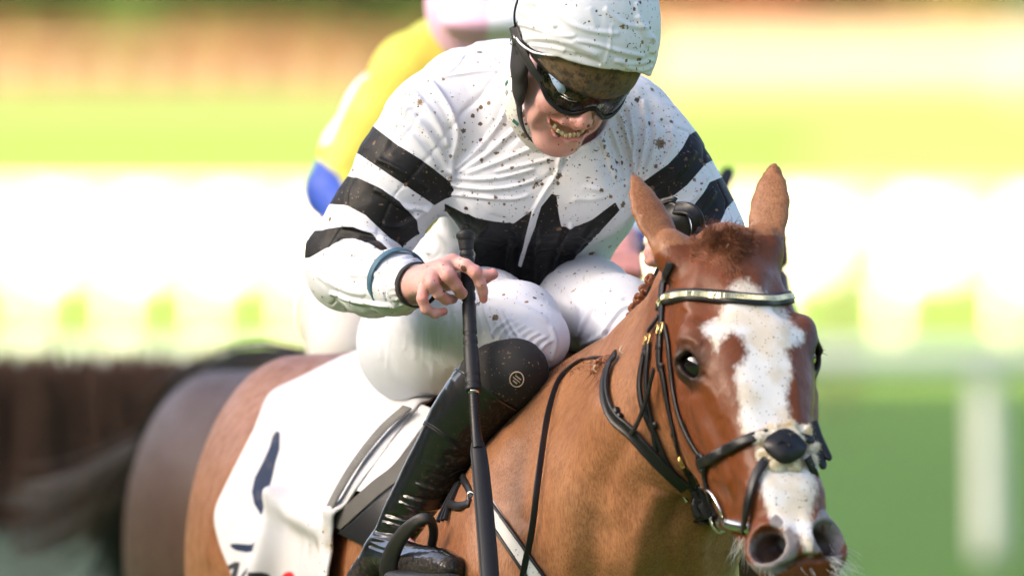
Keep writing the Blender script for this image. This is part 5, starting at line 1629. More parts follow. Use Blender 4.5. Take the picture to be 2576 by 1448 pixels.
def buckle(u, v, ax, r, parent, mat=None, lift=.006):
    c = horse.hit(u, v); nn_ = horse.normal(c)[0]; a = nrm(P(u + ax[0], v + ax[1], proj(c)[2]) - c); a = nrm(a - (a @ nn_) * nn_); b = np.cross(a, nn_)
    sqp = [(-1, -1), (1, -1), (1, 1), (-1, 1)]
    pts_ = np.array([c + nn_ * lift + a * r * x + b * r * 1.05 * y for x, y in sqp])
    pp = np.concatenate([np.linspace(pts_[i], pts_[(i + 1) % 4], 6)[:-1] for i in range(4)])
    V, F = cat([tube(pp, .0013, 6, True), tube([c + nn_ * (lift + .001) - a * r, c + nn_ * (lift + .002) + a * r * 1.1], .0010, 5)])
    return obj('buckle', V, F, mat or m_brass, parent)
buckle(1668, 828, (3, 40), .0085, bridle); buckle(1636, 856, (-8, 40), .0080, bridle); buckle(1722, 1158, (10, 40), .0085, bridle)
# noseband: crossed straps through a pad of sheepskin
fleece = Solid()
fc = [(1912, 1102), (1945, 1084), (1985, 1076), (2025, 1088), (2042, 1125), (2034, 1158), (1995, 1170), (1952, 1170), (1925, 1145)]
fh = horse.hits(fc)
for p in fh: fleece.add(EL(p - FW * .002, (.0125, .010, .0115)), .01)
ctr = horse.hit(1975, 1120); fleece.add(EL(ctr - FW * .002, (.030, .012, .026)), .01)
V, F = fleece.mesh(.003, it=1); N = vnormals(V, F)
V = V + N * (.0026 * np.abs(fbm(V, 120, 3, 3)) + .001 * vnoise(V, 60))[:, None]
def fleecemat():
    M = Mat('sheepskin')
    n = M.noise(70, 5, rough=.7)
    M.set(Base_Color=M.mix(M.ramp(n, .40, .62), (.58, .46, .27), (.80, .77, .68)), Roughness=.9)
    M.b.inputs['Sheen Weight'].default_value = .4
    M.normal(M.bump(n, .8, .004)); return M.m
m_fleece = fleecemat()
nose = empty('noseband', tuple(ctr)); nose.parent = None
put_under(nose, bridle)
sheep = obj('sheepskin_pad', V, F, m_fleece, nose)
g = np.random.default_rng(5); ii = g.integers(0, len(V), 3600)
obj('wool', *strands(V[ii], N[ii], .0052, .0006, np.array([0, 0, -.5]), .75, 4, 51), m_fleece, sheep)
hstrap([(1768, 1165), (1800, 1148), (1850, 1122), (1900, 1102), (1945, 1094), (1985, 1092)], .0165, .0042, 'nose_strap', nose, lift=.004)
hstrap([(1972, 1122), (1945, 1140), (1922, 1168), (1905, 1205), (1893, 1250), (1886, 1295), (1882, 1335)], .0150, .0042, 'nose_strap', nose, lift=.005)
hstrap([(1990, 1100), (2020, 1108), (2045, 1120), (2054, 1140)], .014, .0042, 'nose_strap', nose, lift=.006)
disc = []
c0 = ctr - FW * .025; dn = nrm(horse.normal(ctr)[0]); du = nrm(UP - (UP @ dn) * dn); ds = np.cross(du, dn)
a = np.linspace(0, 2 * math.pi, 40, endpoint=False)
rr_ = .0280 * (1 + .06 * np.cos(4 * a + .6))
Vd = [c0 + dn * .004] + [c0 + ds * r * math.cos(x) * 1.12 + du * r * math.sin(x) + dn * .002 for r, x in zip(rr_, a)] + [c0 + ds * r * math.cos(x) * 1.12 + du * r * math.sin(x) - dn * .004 for r, x in zip(rr_, a)]
Fd = [(0, i + 1, (i + 1) % 40 + 1) for i in range(40)] + [(i + 1, i + 41, (i + 1) % 40 + 41, (i + 1) % 40 + 1) for i in range(40)]
obj('leather_rosette', Vd, Fd, m_leather, nose)
obj('slot', *torus(c0 + dn * .0035 - ds * .004 - du * .004, .010, .0022, ds, du, 0, 2.6, 16, 6), m_leather, nose)
rc = horse.hit(1770, 1163); rn = horse.normal(rc)[0]
obj('ring', *torus(rc + rn * .004, .0105, .0042, nrm(UP - (UP @ rn) * rn), np.cross(nrm(UP - (UP @ rn) * rn), rn), n=24, sx=1.2), m_leather, nose)
hstrap([(1772, 1172), (1776, 1200), (1784, 1232), (1792, 1262)], .010, .004, 'noseband_cheek', nose)
# strap ends and buckle on the far side
for pth_, w in (([(2046, 1060, -.90), (2060, 1100, -.905), (2078, 1140, -.91), (2087, 1158, -.915)], .012), ([(2050, 1085, -.905), (2056, 1120, -.91), (2066, 1155, -.915), (2070, 1180, -.92)], .013)):
    p_ = smooth_path(PA(pth_), 20); obj('strap_end', *strap(p_, np.tile(nrm(RT * .6 - FW), (20, 1)), np.interp(np.linspace(0, 1, 20), [0, .85, 1], [w, w, w * .4]), .005), m_leather, bridle)
bc2 = P(2050, 1185, -.935)
obj('buckle', *torus(bc2, .010, .0014, nrm([.3, .3, -1]), nrm([1, -.6, .1]), n=16, sy=.6), m_steel, bridle)
p_ = smooth_path(PA([(2030, 1150, -.945), (2042, 1175, -.94), (2052, 1205, -.93)]), 16)
obj('strap_end', *strap(p_, np.tile(nrm(RT * .8 - FW), (16, 1)), .014, .004), m_leather, bridle)
# bit: loose ring, cheek bar and the bundle of leather at the ring
bq = horse.hit(1790, 1290); t0 = proj(bq)[2] - .035
bit = empty('bit', tuple(bq)); put_under(bit, bridle)
def on_head(uv, off, n):
    q = horse.hits(smooth_path(np.c_[np.array(uv, float), np.zeros(len(uv))], n)[:, :2]) - FW * off
    for _ in range(3): q[1:-1] = (q[:-2] + 2 * q[1:-1] + q[2:]) / 4
    return q
rp = on_head([(1764, 1226), (1785, 1236), (1802, 1262), (1815, 1292), (1818, 1312)], .014, 24)
obj('ring', *tube(rp, .0030, 8), m_steel, bit)
rp = smooth_path(PA([(1728, 1215, t0), (1718, 1226, t0), (1720, 1246, t0), (1728, 1262, t0)]), 18)
obj('ring', *tube(rp, .0030, 8), m_steel, bit)
rp = smooth_path(np.array([P(1785, 1298, t0 - .02), P(1792, 1322, t0 - .02), P(1808, 1338, t0 - .02), P(1822, 1334, t0 - .02)]), 18)
obj('ring', *tube(rp, .0028, 8), m_steel, bit)
rp = on_head([(1802, 1310), (1838, 1318), (1884, 1328)], .006, 20)
obj('cheek_bar', *tube(rp, np.linspace(.0120, .0085, 20), 14), m_steel, bit)
bun = Solid()
for (u, v, dt, r) in ((1748, 1240, 0.005, .012), (1758, 1262, -.004, .014), (1776, 1282, -.012, .015), (1762, 1290, -.006, .012), (1785, 1262, -.012, .009)):
    bun.add(EL(P(u, v, t0 + dt), (r, r, r * .9)), .004)
V, F = bun.mesh(.0025, it=1); V = V + vnormals(V, F) * (.002 * fbm(V, 70, 2))[:, None]
obj('rein_end', V, F, m_leather, bridle)
for k, pth_ in enumerate(([(1738, 1225), (1752, 1248), (1748, 1275), (1760, 1300)], [(1752, 1222), (1772, 1250), (1768, 1282), (1782, 1300)], [(1745, 1262), (1770, 1258), (1795, 1275), (1800, 1295)])):
    p_ = smooth_path(PA([(u, v, t0 - .022) for u, v in pth_]), 18); obj('rein_loop', *strap(p_, np.tile(-FW, (18, 1)), .011, .004), m_leather, bridle)
p_ = smooth_path(PA([(1790, 1312, t0 - .005), (1760, 1309, t0 + .02), (1735, 1306, t0 + .05), (1718, 1303, t0 + .07)]), 18)
obj('strap_end', *strap(p_, np.tile(nrm(UP * .4 - FW), (18, 1)), np.linspace(.013, .009, 18), .004), m_leather, bridle)
# reins
reins = empty('reins', tuple(P(1600, 1100, -.4)))
tag(reins, 'black leather reins running from the bit along the neck of the chestnut', 'reins')
up_prof = [(-.5, 0), (-.5, .5), (-.38, .95), (-.3, .72), (.3, .72), (.38, .95), (.5, .5), (.5, 0)]
hstrap([(1724, 1222), (1690, 1190), (1640, 1140), (1590, 1085), (1555, 1055), (1537, 1025), (1529, 990), (1531, 955), (1542, 920), (1560, 893)], .0205, .0055, 'rein', reins, n=70, lift=.004, prof=up_prof)
keeper(1548, 1040, (20, 26), .026, 'keeper', reins, .012, .009); keeper(1556, 1052, (20, 26), .026, 'keeper', reins, .008, .009)
p_ = smooth_path(PA([(1562, 893, -.28), (1600, 850, -.34), (1640, 740, -.40), (1680, 640, -.42)]), 24)
obj('rein', *strap(p_, np.tile(-FW, (24, 1)), .018, .004), m_leather, reins)
# the slack of the reins gathered in the left hand
loops = [([(1650, 516, -.40), (1672, 508, -.41), (1692, 503, -.42), (1699, 507, -.42)], .011, [0, -.8, .6]),
         ([(1640, 534, -.385), (1672, 528, -.41), (1698, 536, -.43), (1712, 562, -.435), (1716, 594, -.425), (1710, 626, -.40)], .030, [-.25, -.95, .15]),
         ([(1700, 524, -.43), (1730, 526, -.45), (1750, 542, -.455), (1757, 570, -.45), (1752, 600, -.44), (1740, 626, -.42)], .0215, [.15, -.95, .25]),
         ([(1752, 578, -.455), (1764, 588, -.455), (1766, 604, -.45), (1756, 620, -.44)], .014, [.3, -.9, .2]),
         ([(1690, 560, -.39), (1698, 590, -.385), (1694, 622, -.38)], .026, [-.5, -.8, .1])]
for q, w, nn_ in loops:
    q = smooth_path(PA(q), 30)
    obj('rein_loop', *strap(q, np.tile(nrm(nn_), (30, 1)), w, .0045, prof=up_prof), m_leather, reins)
# thin neck strap hanging down the shoulder
q = [(1530, 899), (1490, 899), (1462, 905), (1430, 925), (1405, 955), (1388, 1000), (1374, 1060), (1362, 1140), (1350, 1230), (1338, 1330), (1322, 1410), (1312, 1460)]
pth = smooth_path(np.c_[np.array(q, float), np.zeros(len(q))], 80)[:, :2]
pts = horse.hits(pth) - FW * np.interp(np.linspace(0, 1, 80), [0, .3, .6, 1], [.004, .012, .022, .006])[:, None]
neck_strap = obj('neck_strap', *strap(pts, np.tile(nrm(-FW + .3 * RT), (80, 1)), np.interp(np.linspace(0, 1, 80), [0, .25, .5, 1], [.0050, .0065, .0100, .0110]), .0022), m_leather)
tag(neck_strap, 'thin black strap hanging down from the withers over the shoulder of the chestnut', 'strap')
# breast girth
bg = empty('breast_girth', tuple(P(1290, 1370, -.3)))
tag(bg, 'white breast girth edged in black across the chest of the chestnut', 'breast girth')
m_web = cloth('white_webbing', (.60, .595, .58), .7, muddy=.9)
V, F = line_strip(horse, [(1226, 1268), (1250, 1305), (1296, 1370), (1345, 1440), (1400, 1515)], .026, .004, 60, .001)
obj('band', V, F, m_web, bg, attrs={'muddy': np.full(len(V), .6)})
hstrap([(1238, 1262), (1264, 1298), (1312, 1362), (1362, 1432), (1418, 1508)], .0050, .0055, 'binding', bg)
hstrap([(1215, 1276), (1236, 1312), (1280, 1378), (1328, 1448), (1384, 1524)], .0050, .0055, 'binding', bg)
hstrap([(1160, 1178), (1172, 1210), (1186, 1236), (1192, 1256)], .012, .005, 'strap', bg)
hstrap([(1192, 1268), (1165, 1276), (1145, 1272), (1112, 1265)], .013, .005, 'strap', bg, lift=.004)
c = horse.hit(1187, 1253)
obj('buckle', *torus(c - FW * .010, .011, .0016, nrm([.3, -.2, -1]), nrm([1, -.3, .3]), n=18, sy=.6), m_steel, bg)

# saddle, pad and cloth
spine0, spine1 = P(985, 868, 1.05), P(1240, 905, .45)
lat = nrm(np.cross(spine1 - spine0, [0, 0, 1])); 
if lat @ RT > 0: lat = -lat                     # towards the near side
rear = smooth_path(np.array([(955, 872, 0), (905, 892, 0), (800, 946, 0), (700, 1004, 0), (645, 1100, 0), (580, 1222, 0), (553, 1290, 0), (560, 1350, 0), (590, 1428, 0), (640, 1540, 0)]), 150)[:, :2]
frnt = smooth_path(np.array([(1235, 905, 0), (1190, 930, 0), (1120, 985, 0), (1062, 1060, 0), (1010, 1130, 0), (945, 1220, 0), (900, 1290, 0), (872, 1350, 0), (860, 1420, 0), (850, 1540, 0)]), 150)[:, :2]
na = 110
uv = np.array([[rear[i] * (1 - s) + frnt[i] * s for s in np.linspace(0, 1, na)] for i in range(150)])
pt = horse.hits(uv.reshape(-1, 2), n=200)
nr = horse.normal(pt)
u, v = uv.reshape(-1, 2).T
bulge = .010 + .004 * fbm(pt, 5, 2, 3)
# the pleat and the turned-up corner
def ridge(pl, amp, w):
    d, s = line_d(u, v, pl); return amp * np.exp(-(d / w) ** 2)
bulge += ridge([(728, 1262), (700, 1330), (668, 1448), (640, 1540)], .026, 26) + ridge([(728, 1262), (770, 1300), (830, 1330)], .022, 30) - ridge([(770, 1350), (730, 1448)], .006, 30)
bulge += ridge([(880, 1300), (850, 1380), (845, 1480)], .018, 18) + ridge([(1060, 1050), (960, 1170), (880, 1300)], .018, 26) - ridge([(1030, 1040), (930, 1160), (850, 1300)], .004, 24)
bulge += ridge([(690, 1010), (740, 1100), (750, 1200)], .006, 40) + ridge([(1000, 960), (900, 1050), (830, 1200)], .006, 50)
pt = pt + nr * bulge[:, None]
G = pt.reshape(150, na, 3)
# mirrored far side
mid = (spine0 + spine1) / 2
latu = lat
far = G - 2 * ((G - mid) @ latu)[..., None] * latu
full = np.concatenate([far[::-1], G]); nb = len(full)
V = full.reshape(-1, 3); I = np.arange(nb * na).reshape(nb, na)
F = np.stack([I[:-1, :-1], I[:-1, 1:], I[1:, 1:], I[1:, :-1]], -1).reshape(-1, 4)
uf = np.concatenate([np.full(u.shape, -999.), u]); vf = np.concatenate([v, v])
leaf = [(708, 1096), (718, 1100), (716, 1140), (704, 1170), (690, 1225), (672, 1296), (668, 1300), (648, 1270), (642, 1240), (650, 1205), (672, 1165), (690, 1130), (697, 1108)]
dash = [(592, 1368), (606, 1367), (640, 1370), (652, 1368), (672, 1358), (662, 1388), (632, 1389), (606, 1384), (594, 1376)]
one = [(582, 1430), (586, 1422), (604, 1412), (618, 1413), (608, 1460), (598, 1470), (596, 1444), (604, 1424), (590, 1436), (586, 1444)]
bow = [(655, 1424), (648, 1440), (632, 1452), (620, 1466), (612, 1460), (628, 1438), (642, 1428)]
bee = [(664, 1436), (688, 1435), (698, 1440), (702, 1462), (690, 1490), (664, 1490)]
dot = [(738 + 22 * math.cos(a), 1458 + 22 * math.sin(a)) for a in np.linspace(0, 6.28, 24, endpoint=False)]
def pr_(*ps): return np.min([poly_sd(uf, vf, p) for p in ps], axis=0)
def clothmat():
    M = Mat('white_saddle_cloth')
    base = M.mix(M.ramp(M.noise(4, 3), .4, .7), (.56, .56, .585), (.52, .51, .515))
    base = M.mix(M.ramp(M.attr('blue'), .8, -.8), base, M.mix(M.noise(9, 2), (.012, .030, .085), (.012, .016, .030)))
    base = M.mix(M.ramp(M.attr('grey'), .8, -.8), base, (.030, .034, .042))
    base = M.mix(M.ramp(M.attr('black'), .8, -.8), base, (.012, .012, .014))
    base = M.mix(M.ramp(M.attr('red'), .8, -.8), base, (.62, .012, .016))
    base = M.mix(M.math('MULTIPLY', M.ramp(M.noise(22, 4), .52, .7), M.attr('muddy')), base, (.42, .36, .26))
    base = mud(M, base, .5)
    M.set(Base_Color=base, Roughness=.65); M.b.inputs['Specular IOR Level'].default_value = .2
    M.normal(M.bump(M.noise(24, 3), .2, .004, M.bump(M.noise(900, 2), .1, .0005))); return M.m
muc = np.where(uf > 0, np.clip(.16 + .9 * np.exp(-((uf - 850) / 50) ** 2 - ((vf - 1390) / 70) ** 2), 0, 1), .1)
sc_o = obj('saddle_cloth', V, F[:, ::-1], clothmat(), None, attrs={'blue': pr_(leaf, dash), 'grey': pr_(one, bow), 'black': pr_(bee), 'red': pr_(dot), 'muddy': muc})
md = sc_o.modifiers.new('thickness', 'SOLIDIFY'); md.thickness = .004; md.offset = 0
tag(sc_o, 'white saddle cloth with dark blue strokes over the chestnut rump', 'saddle cloth')
pts = PA([(815, 1392, .44), (840, 1368, .42), (866, 1340, .40)])
obj('turned_corner', *strap(smooth_path(pts, 20) , np.tile(nrm(-FW + .4 * UP), (20, 1)), .016, .006), m_web, sc_o, attrs={'muddy': np.full(160, 1.0)})
saddle = empty('saddle', tuple(P(1150, 940, .4)))
tag(saddle, 'small black racing saddle half hidden under the jockey on the chestnut', 'saddle')
seat = Solid()
seat.add(EL(P(1130, 945, .40), (.10, .20, .03)), .02); seat.add(RC(P(1210, 900, .22), P(1000, 900, .66), .03, .03), .03)
V, F = seat.mesh(.008, it=1); obj('seat', V, F, m_leather, saddle)
def flap_solid(pl, t, th):
    s = Solid(); us, vs = [a for a, b in pl], [b for a, b in pl]
    lo_ = np.min([P(a, b, c) for a in (min(us), max(us)) for b in (min(vs), max(vs)) for c in (t - .06, t + .06)], axis=0)
    hi_ = np.max([P(a, b, c) for a in (min(us), max(us)) for b in (min(vs), max(vs)) for c in (t - .06, t + .06)], axis=0)
    def fn(p):
        w = proj(p)
        base = t + (1000 - w[0]) / 1600 * .55
        return np.maximum(poly_sd(w[0], w[1], pl) / 1600.0, np.abs(w[2] - base) - th)
    s.add(FN(fn, lo_ - .02, hi_ + .02), .001); return s
def patch(A, B, lift, th, name, mat, parent, n=60, m=18, attrs=None, wave=None):
    """leather or cloth panel lying on the horse between two edges"""
    A = smooth_path(np.c_[np.array(A, float), np.zeros(len(A))], n)[:, :2]; B = smooth_path(np.c_[np.array(B, float), np.zeros(len(B))], n)[:, :2]
    uv = np.array([[a * (1 - s) + b * s for s in np.linspace(0, 1, m)] for a, b in zip(A, B)]).reshape(-1, 2)
    p = horse.hits(uv, n=200); nr = horse.normal(p)
    l = lift if np.isscalar(lift) else np.array([np.interp(np.linspace(0, 1, m), np.linspace(0, 1, len(lift)), lift)] * n).ravel()
    top = p + nr * (l + th if np.isscalar(lift) else (l + th)[:, None]); lowp = p + nr * (l if np.isscalar(lift) else l[:, None])
    I = np.arange(n * m).reshape(n, m)
    F = [tuple(q) for q in np.stack([I[:-1, :-1], I[:-1, 1:], I[1:, 1:], I[1:, :-1]], -1).reshape(-1, 4)]
    F += [tuple(x + n * m for x in q[::-1]) for q in F]
    rim = list(I[0, :]) + list(I[1:, -1]) + list(I[-1, -2::-1]) + list(I[-2:0:-1, 0])
    for a, b in zip(rim, rim[1:] + rim[:1]): F.append((a, a + n * m, b + n * m, b))
    return obj(name, np.concatenate([top, lowp]), F, mat, parent, attrs=None if attrs is None else {k: np.full(2 * n * m, x) for k, x in attrs.items()})
m_pad = cloth('white_pad', (.60, .60, .61), .7, muddy=0)
patch([(1070, 1045), (1010, 1120), (950, 1190), (920, 1245)], [(1105, 1060), (1050, 1140), (995, 1210), (935, 1250)], .018, .005, 'pad_edge', m_pad, saddle, attrs={'muddy': 0.0})
def greymat():
    M = Mat('grey_suede'); M.set(Base_Color=M.mix(M.noise(30, 4), (.058, .053, .048), (.085, .079, .072)), Roughness=.7); M.normal(M.bump(M.noise(500, 3), .2, .0006)); return M.m
patch([(1080, 1110), (1016, 1190), (958, 1236), (860, 1324)], [(1110, 1140), (1046, 1205), (978, 1256), (884, 1338)], [.020, .014], .006, 'flap', greymat(), saddle)
patch([(1080, 1170), (1040, 1210), (982, 1256), (884, 1340), (866, 1330)], [(1080, 1230), (1050, 1290), (1010, 1330), (950, 1376), (924, 1374)], [.014, .004], .005, 'flap_underside', m_leather, saddle)
# ribbed surcingle
def webmat():
    M = Mat('ribbed_webbing'); M.set(Base_Color=M.mix(M.noise(40, 3), (.13, .127, .118), (.21, .205, .19)), Roughness=.7); return M.m
pth = smooth_path(np.array([(1052, 1072, 0), (1000, 1118, 0), (945, 1188, 0), (906, 1250, 0), (880, 1302, 0)]), 110)[:, :2]
pts = horse.hits(pth); nr = horse.normal(pts); pts = pts + nr * .036
Vr, Fr = strap(pts, nr, .026, .004)
Vr = np.array(Vr).reshape(110, 8, 3) + (np.arange(110) % 2)[:, None, None] * nr[:, None] * .0020
surc = obj('surcingle', Vr.reshape(-1, 3), Fr, webmat(), smooth=False)
tag(surc, 'ribbed grey surcingle strap over the white saddle cloth behind the boot', 'surcingle')
# stirrup: iron, tread and leather
stir = empty('stirrup', tuple(P(1060, 1440, -0.285)))
tag(stir, 'black stirrup with its leather hanging beside the toe of the patent boot', 'stirrup')
p_ = smooth_path(PA([(985, 1470, -0.220), (980, 1430, -0.230), (988, 1390, -0.242), (1010, 1350, -0.262), (1040, 1318, -0.284), (1068, 1303, -0.295), (1086, 1312, -0.287), (1092, 1345, -0.266), (1080, 1400, -0.228)]), 50)
m_iron = plain('black_stirrup_iron', (.012, .011, .010), .5, bump=(120, .4, .0015))
obj('iron', *strap(p_, np.tile(nrm(-FW - .2 * RT + .2 * UP), (50, 1)), np.interp(np.linspace(0, 1, 50), [0, .3, .55, .75, 1], [.034, .026, .019, .014, .014]), .008), m_iron, stir)
tr = Solid(); tr.add(RC(P(1000, 1450, -0.255), P(1135, 1458, -0.405), .022, .020, UP, .5), .01)
V, F = tr.mesh(.005, it=1); obj('tread', V, F, m_iron, stir)
for k, dx in enumerate((0, 9, 17)):
    p_ = smooth_path(PA([(1150 + dx * .4, 1215, -.20), (1125 + dx * .6, 1260, -.22), (1100 + dx, 1312, -.25)]), 20)
    obj('stirrup_leather', *strap(p_, np.tile(nrm(-FW), (20, 1)), .008, .004, lift=.002 * k), m_leather, stir)
print('info tack', round(time.time() - T0, 1))
# ------------------------------------------------------------------ the second horse and rider, a few lengths back
m_bay = coat('bay_coat', (.050, .030, .022), (.085, .050, .036), (.10, .05, .03), mark=False, rough=.36)
G0 = np.array(racehorse.location)
SCL, YAW = .94, math.radians(9)
Rz = np.array(Matrix.Rotation(YAW, 3, 'Z'))
shift = P(1948, 612, 2.35) - (G0 + Rz @ (SCL * (P(1947, 406, -.60) - G0))); shift[2] = 0
keep = (HR, HO, horse, EYES)
build_horse([0.98, -0.12, 0.0], [-0.13, -0.45, -0.85], P(1838, 573, -0.74), 1)
V2h, F2h = horse.mesh(.0125, it=1); EY2 = EYES
HR, HO, horse, EYES = keep
h2 = empty('racehorse', tuple(G0))
tag(h2, 'dark bay racehorse with a black tail, out of focus behind the chestnut', 'horse')
obj('body', V2h, F2h, m_bay, h2)
for sx in (-1, 1):
    es = Solid(); es.add(EL(EY2[sx], (.018, .018, .020)), .005); obj('eye', *es.mesh(.005, it=1), m_eye, h2)
h2.location = G0 + shift; h2.rotation_euler = (0, 0, YAW); h2.scale = (SCL,) * 3
def to2(p): return np.array(h2.location) + Rz @ (SCL * (np.asarray(p) - G0))
m_black_hair = hairmat('black_hair', (.010, .010, .011), (.045, .042, .042))
g = np.random.default_rng(77)
parts = []
root = to2(P(915, 920, 1.56)); tr = proj(root)[2]
guideA = [(770, 925, tr), (660, 928, tr + .1), (545, 975, tr + .25), (450, 1060, tr + .4), (385, 1170, tr + .5), (330, 1300, tr + .55), (280, 1450, tr + .6)]
guideB = [(770, 925, tr), (640, 940, tr + .1), (500, 1020, tr + .3), (370, 1120, tr + .5), (240, 1195, tr + .6), (130, 1238, tr + .65), (20, 1258, tr + .7)]
guideC = [(770, 925, tr), (640, 935, tr + .1), (500, 1020, tr + .3), (390, 1140, tr + .45), (290, 1250, tr + .55), (170, 1335, tr + .6), (40, 1385, tr + .65)]
pale = []
for gd, n, sp, dst in ((guideA, 900, 44, parts), (guideA, 120, 75, parts), (guideB, 190, 24, pale), (guideC, 230, 34, pale)):
    base = np.array(gd)
    for i in range(n):
        o = g.normal(0, 1, 2); k = np.linspace(.25, 1, len(base))
        L = g.uniform(.6, 1.05)
        q = base + np.c_[o[0] * sp * k * .6, o[1] * sp * k, g.normal(0, .05) * k]
        q = smooth_path(PA(q), 14); q = q[:max(5, int(14 * L))]
        dst.append(tube(q, .0024 * np.linspace(1, .45, len(q)), 3))
m_pale_hair = hairmat('brown_tail_hair', (.036, .028, .022), (.105, .080, .062))
tailp = obj('tail_wisps', *cat(pale), m_pale_hair, None)
tail2 = obj('tail', *cat(parts), m_black_hair, None)
tail2.parent = h2; tail2.matrix_parent_inverse = (Matrix.Translation(h2.location) @ Matrix.Rotation(YAW, 4, 'Z') @ Matrix.Scale(SCL, 4)).inverted()

for o_ in (tailp,):
    o_.parent = h2; o_.matrix_parent_inverse = tail2.matrix_parent_inverse.copy()
r2 = empty('person', tuple(P(1150, 724, 3.2)[:2]) + (0,))
tag(r2, 'blurred jockey in yellow silks and a pink and white cap behind the front rider', 'person')
bd = Solid()
bd.add(EL(P(1222, 40, 2.85), (.085, .10, .115)), .03); bd.chain([(P(1215, 130, 2.95), .05), (P(1200, 230, 3.05), .07), (P(1180, 560, 3.3), .10)], .04)
bd.chain([(P(1050, 205, 3.1), .05), (P(905, 400, 3.0), .045), (P(860, 520, 2.95), .04), (P(1000, 610, 2.7), .03)], .02)
bd.chain([(P(1380, 215, 3.1), .05), (P(1530, 400, 3.0), .045), (P(1572, 520, 2.85), .036), (P(1568, 640, 2.62), .028)], .02)
bd.add(EL(P(1565, 662, 2.60), (.036, .030, .030)), .012)
for k in range(4):
    bd.chain([(P(1528 + 24 * k, 640 + 4 * k, 2.57), .012), (P(1532 + 24 * k, 672 + 3 * k, 2.555), .0115), (P(1540 + 23 * k, 694, 2.585), .010)], .004)
bd.chain([(P(1540, 640, 2.62), .014), (P(1520, 680, 2.57), .011)], .006)
bd.chain([(P(1000, 690, 3.45), .06), (P(885, 795, 3.15), .05), (P(890, 870, 3.05), .04), (P(795, 1190, 3.25), .025)], .01)
bd.chain([(P(1230, 690, 3.45), .06), (P(1400, 785, 3.15), .05), (P(1440, 875, 3.05), .04), (P(1480, 1190, 3.25), .025)], .01)
V, F = bd.mesh(.006, it=1)
obj('body', V, F, m_skin, r2, attrs={k: np.full(len(V), .55 if k == 'flush' else 0.) for k in ('lip', 'inside', 'flush', 'crease', 'muddy')})
sk = Solid()
sk.add(EL(P(1190, 330, 3.2), (.20, .15, .22)), .05); sk.add(RC(P(1040, 190, 3.1), P(1390, 205, 3.1), .075, .07), .05); sk.add(EL(P(1150, 560, 3.4), (.17, .14, .14)), .05)
sk.chain([(P(1055, 195, 3.1), .078), (P(975, 290, 3.04), .076), (P(905, 395, 3.0), .070), (P(845, 480, 2.97), .050), (P(900, 570, 2.85), .045), (P(990, 605, 2.72), .038)], .02)
sk.chain([(P(1385, 215, 3.1), .07), (P(1530, 400, 3.0), .06), (P(1572, 520, 2.88), .052), (P(1568, 606, 2.70), .040)], .02)
V, F = sk.mesh(.006, it=1); u, v, t = proj(V)
blue = np.minimum(poly_sd(u, v, [(740, 395), (800, 400), (850, 440), (880, 500), (870, 560), (780, 560), (740, 500)]), poly_sd(u, v, [(1480, 480), (1550, 520), (1600, 580), (1640, 580), (1640, 625), (1540, 600), (1480, 600)]))
white = np.minimum(np.minimum(poly_sd(u, v, [(930, 190), (905, 205), (870, 270), (830, 360), (760, 380), (760, 250), (860, 170)]), poly_sd(u, v, [(760, 545), (1060, 545), (1060, 700), (760, 700)])), np.where(u > 1480, poly_sd(u, v, [(1480, 330), (1700, 330), (1700, 700), (1480, 700)]), 99))
def silkmat2():
    M = Mat('yellow_silks')
    c = M.mix(M.noise(6, 3), (.60, .55, .05), (.68, .64, .10))
    c = M.mix(M.ramp(M.attr('white'), 4, -4), c, (.80, .79, .76)); c = M.mix(M.ramp(M.attr('blue'), 4, -4), c, (.025, .075, .42))
    M.set(Base_Color=c, Roughness=.55); M.normal(M.bump(M.noise(22, 3), .5, .01)); return M.m
obj('racing_silks', V, F, silkmat2(), r2, attrs={'blue': blue, 'white': white})
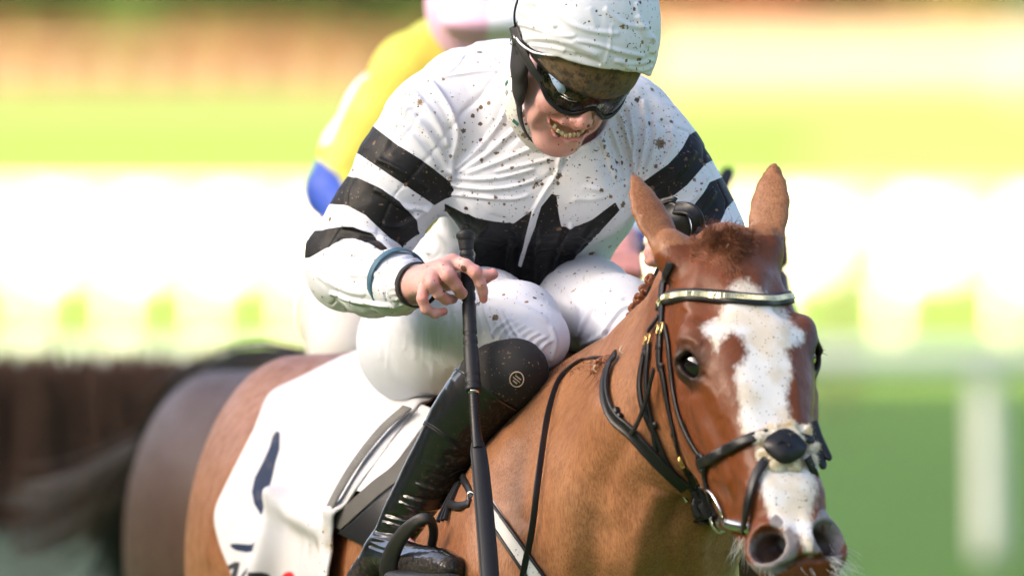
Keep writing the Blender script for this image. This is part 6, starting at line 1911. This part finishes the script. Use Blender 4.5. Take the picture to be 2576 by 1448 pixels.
cp2 = Solid(); cp2.add(EL(P(1232, 10, 2.85), (.114, .128, .116)), .01); cp2.add(EL(P(1236, 55, 2.74), (.09, .06, .03)), .03)
V, F = cp2.mesh(.006, it=1); u, v, t = proj(V)
def capmat():
    M = Mat('pink_and_white_cap'); M.set(Base_Color=M.mix(M.ramp(M.attr('white'), -6, 6), (.84, .50, .68), (.86, .84, .87)), Roughness=.5); return M.m
obj('helmet_cover', V, F, capmat(), r2, attrs={'white': u - 1228 + .12 * (v - 60)})
bz = Solid()
bz.chain([(P(1000, 680, 3.45), .115), (P(880, 790, 3.15), .088), (P(880, 880, 3.05), .068), (P(862, 960, 3.06), .062)], .03); bz.chain([(P(1230, 680, 3.45), .115), (P(1400, 780, 3.15), .088), (P(1440, 870, 3.05), .066)], .03); bz.add(EL(P(1110, 640, 3.5), (.16, .14, .12)), .04)
V, F = bz.mesh(.007, it=1); obj('breeches', V, F, plain('pale_breeches', (.58, .54, .50), .6), r2)
for pts in ([(P(862, 985, 3.05), .062), (P(840, 1060, 3.12), .058), (P(790, 1200, 3.25), .046), (P(830, 1260, 3.12), .036)], [(P(1445, 880, 3.03), .066), (P(1465, 1020, 3.12), .058), (P(1480, 1200, 3.25), .046), (P(1520, 1250, 3.12), .036)]):
    b2 = Solid(); b2.chain(pts, .02); V, F = b2.mesh(.008, it=1); obj('boot', V, F, m_patent, r2, attrs={'muddy': np.zeros(len(V))})
w2 = empty('whip', tuple(P(1700, 570, 2.8)))
tag(w2, 'dark whip tip of the rider behind, pointing up beyond the striped sleeve', 'whip')
obj('shaft', *tube(smooth_path(PA([(1555, 672, 2.56), (1640, 615, 2.66), (1770, 530, 2.8)]), 20), .007, 8), m_rubber, w2)
fp = smooth_path(PA([(1762, 535, 2.79), (1800, 490, 2.83), (1822, 455, 2.86), (1832, 432, 2.88)]), 20)
obj('flap', *strap(fp, np.tile(-FW, (20, 1)), np.interp(np.linspace(0, 1, 20), [0, .2, .85, 1], [.018, .030, .026, .014]), .012), m_rubber, w2)
print('info second rider', round(time.time() - T0, 1))
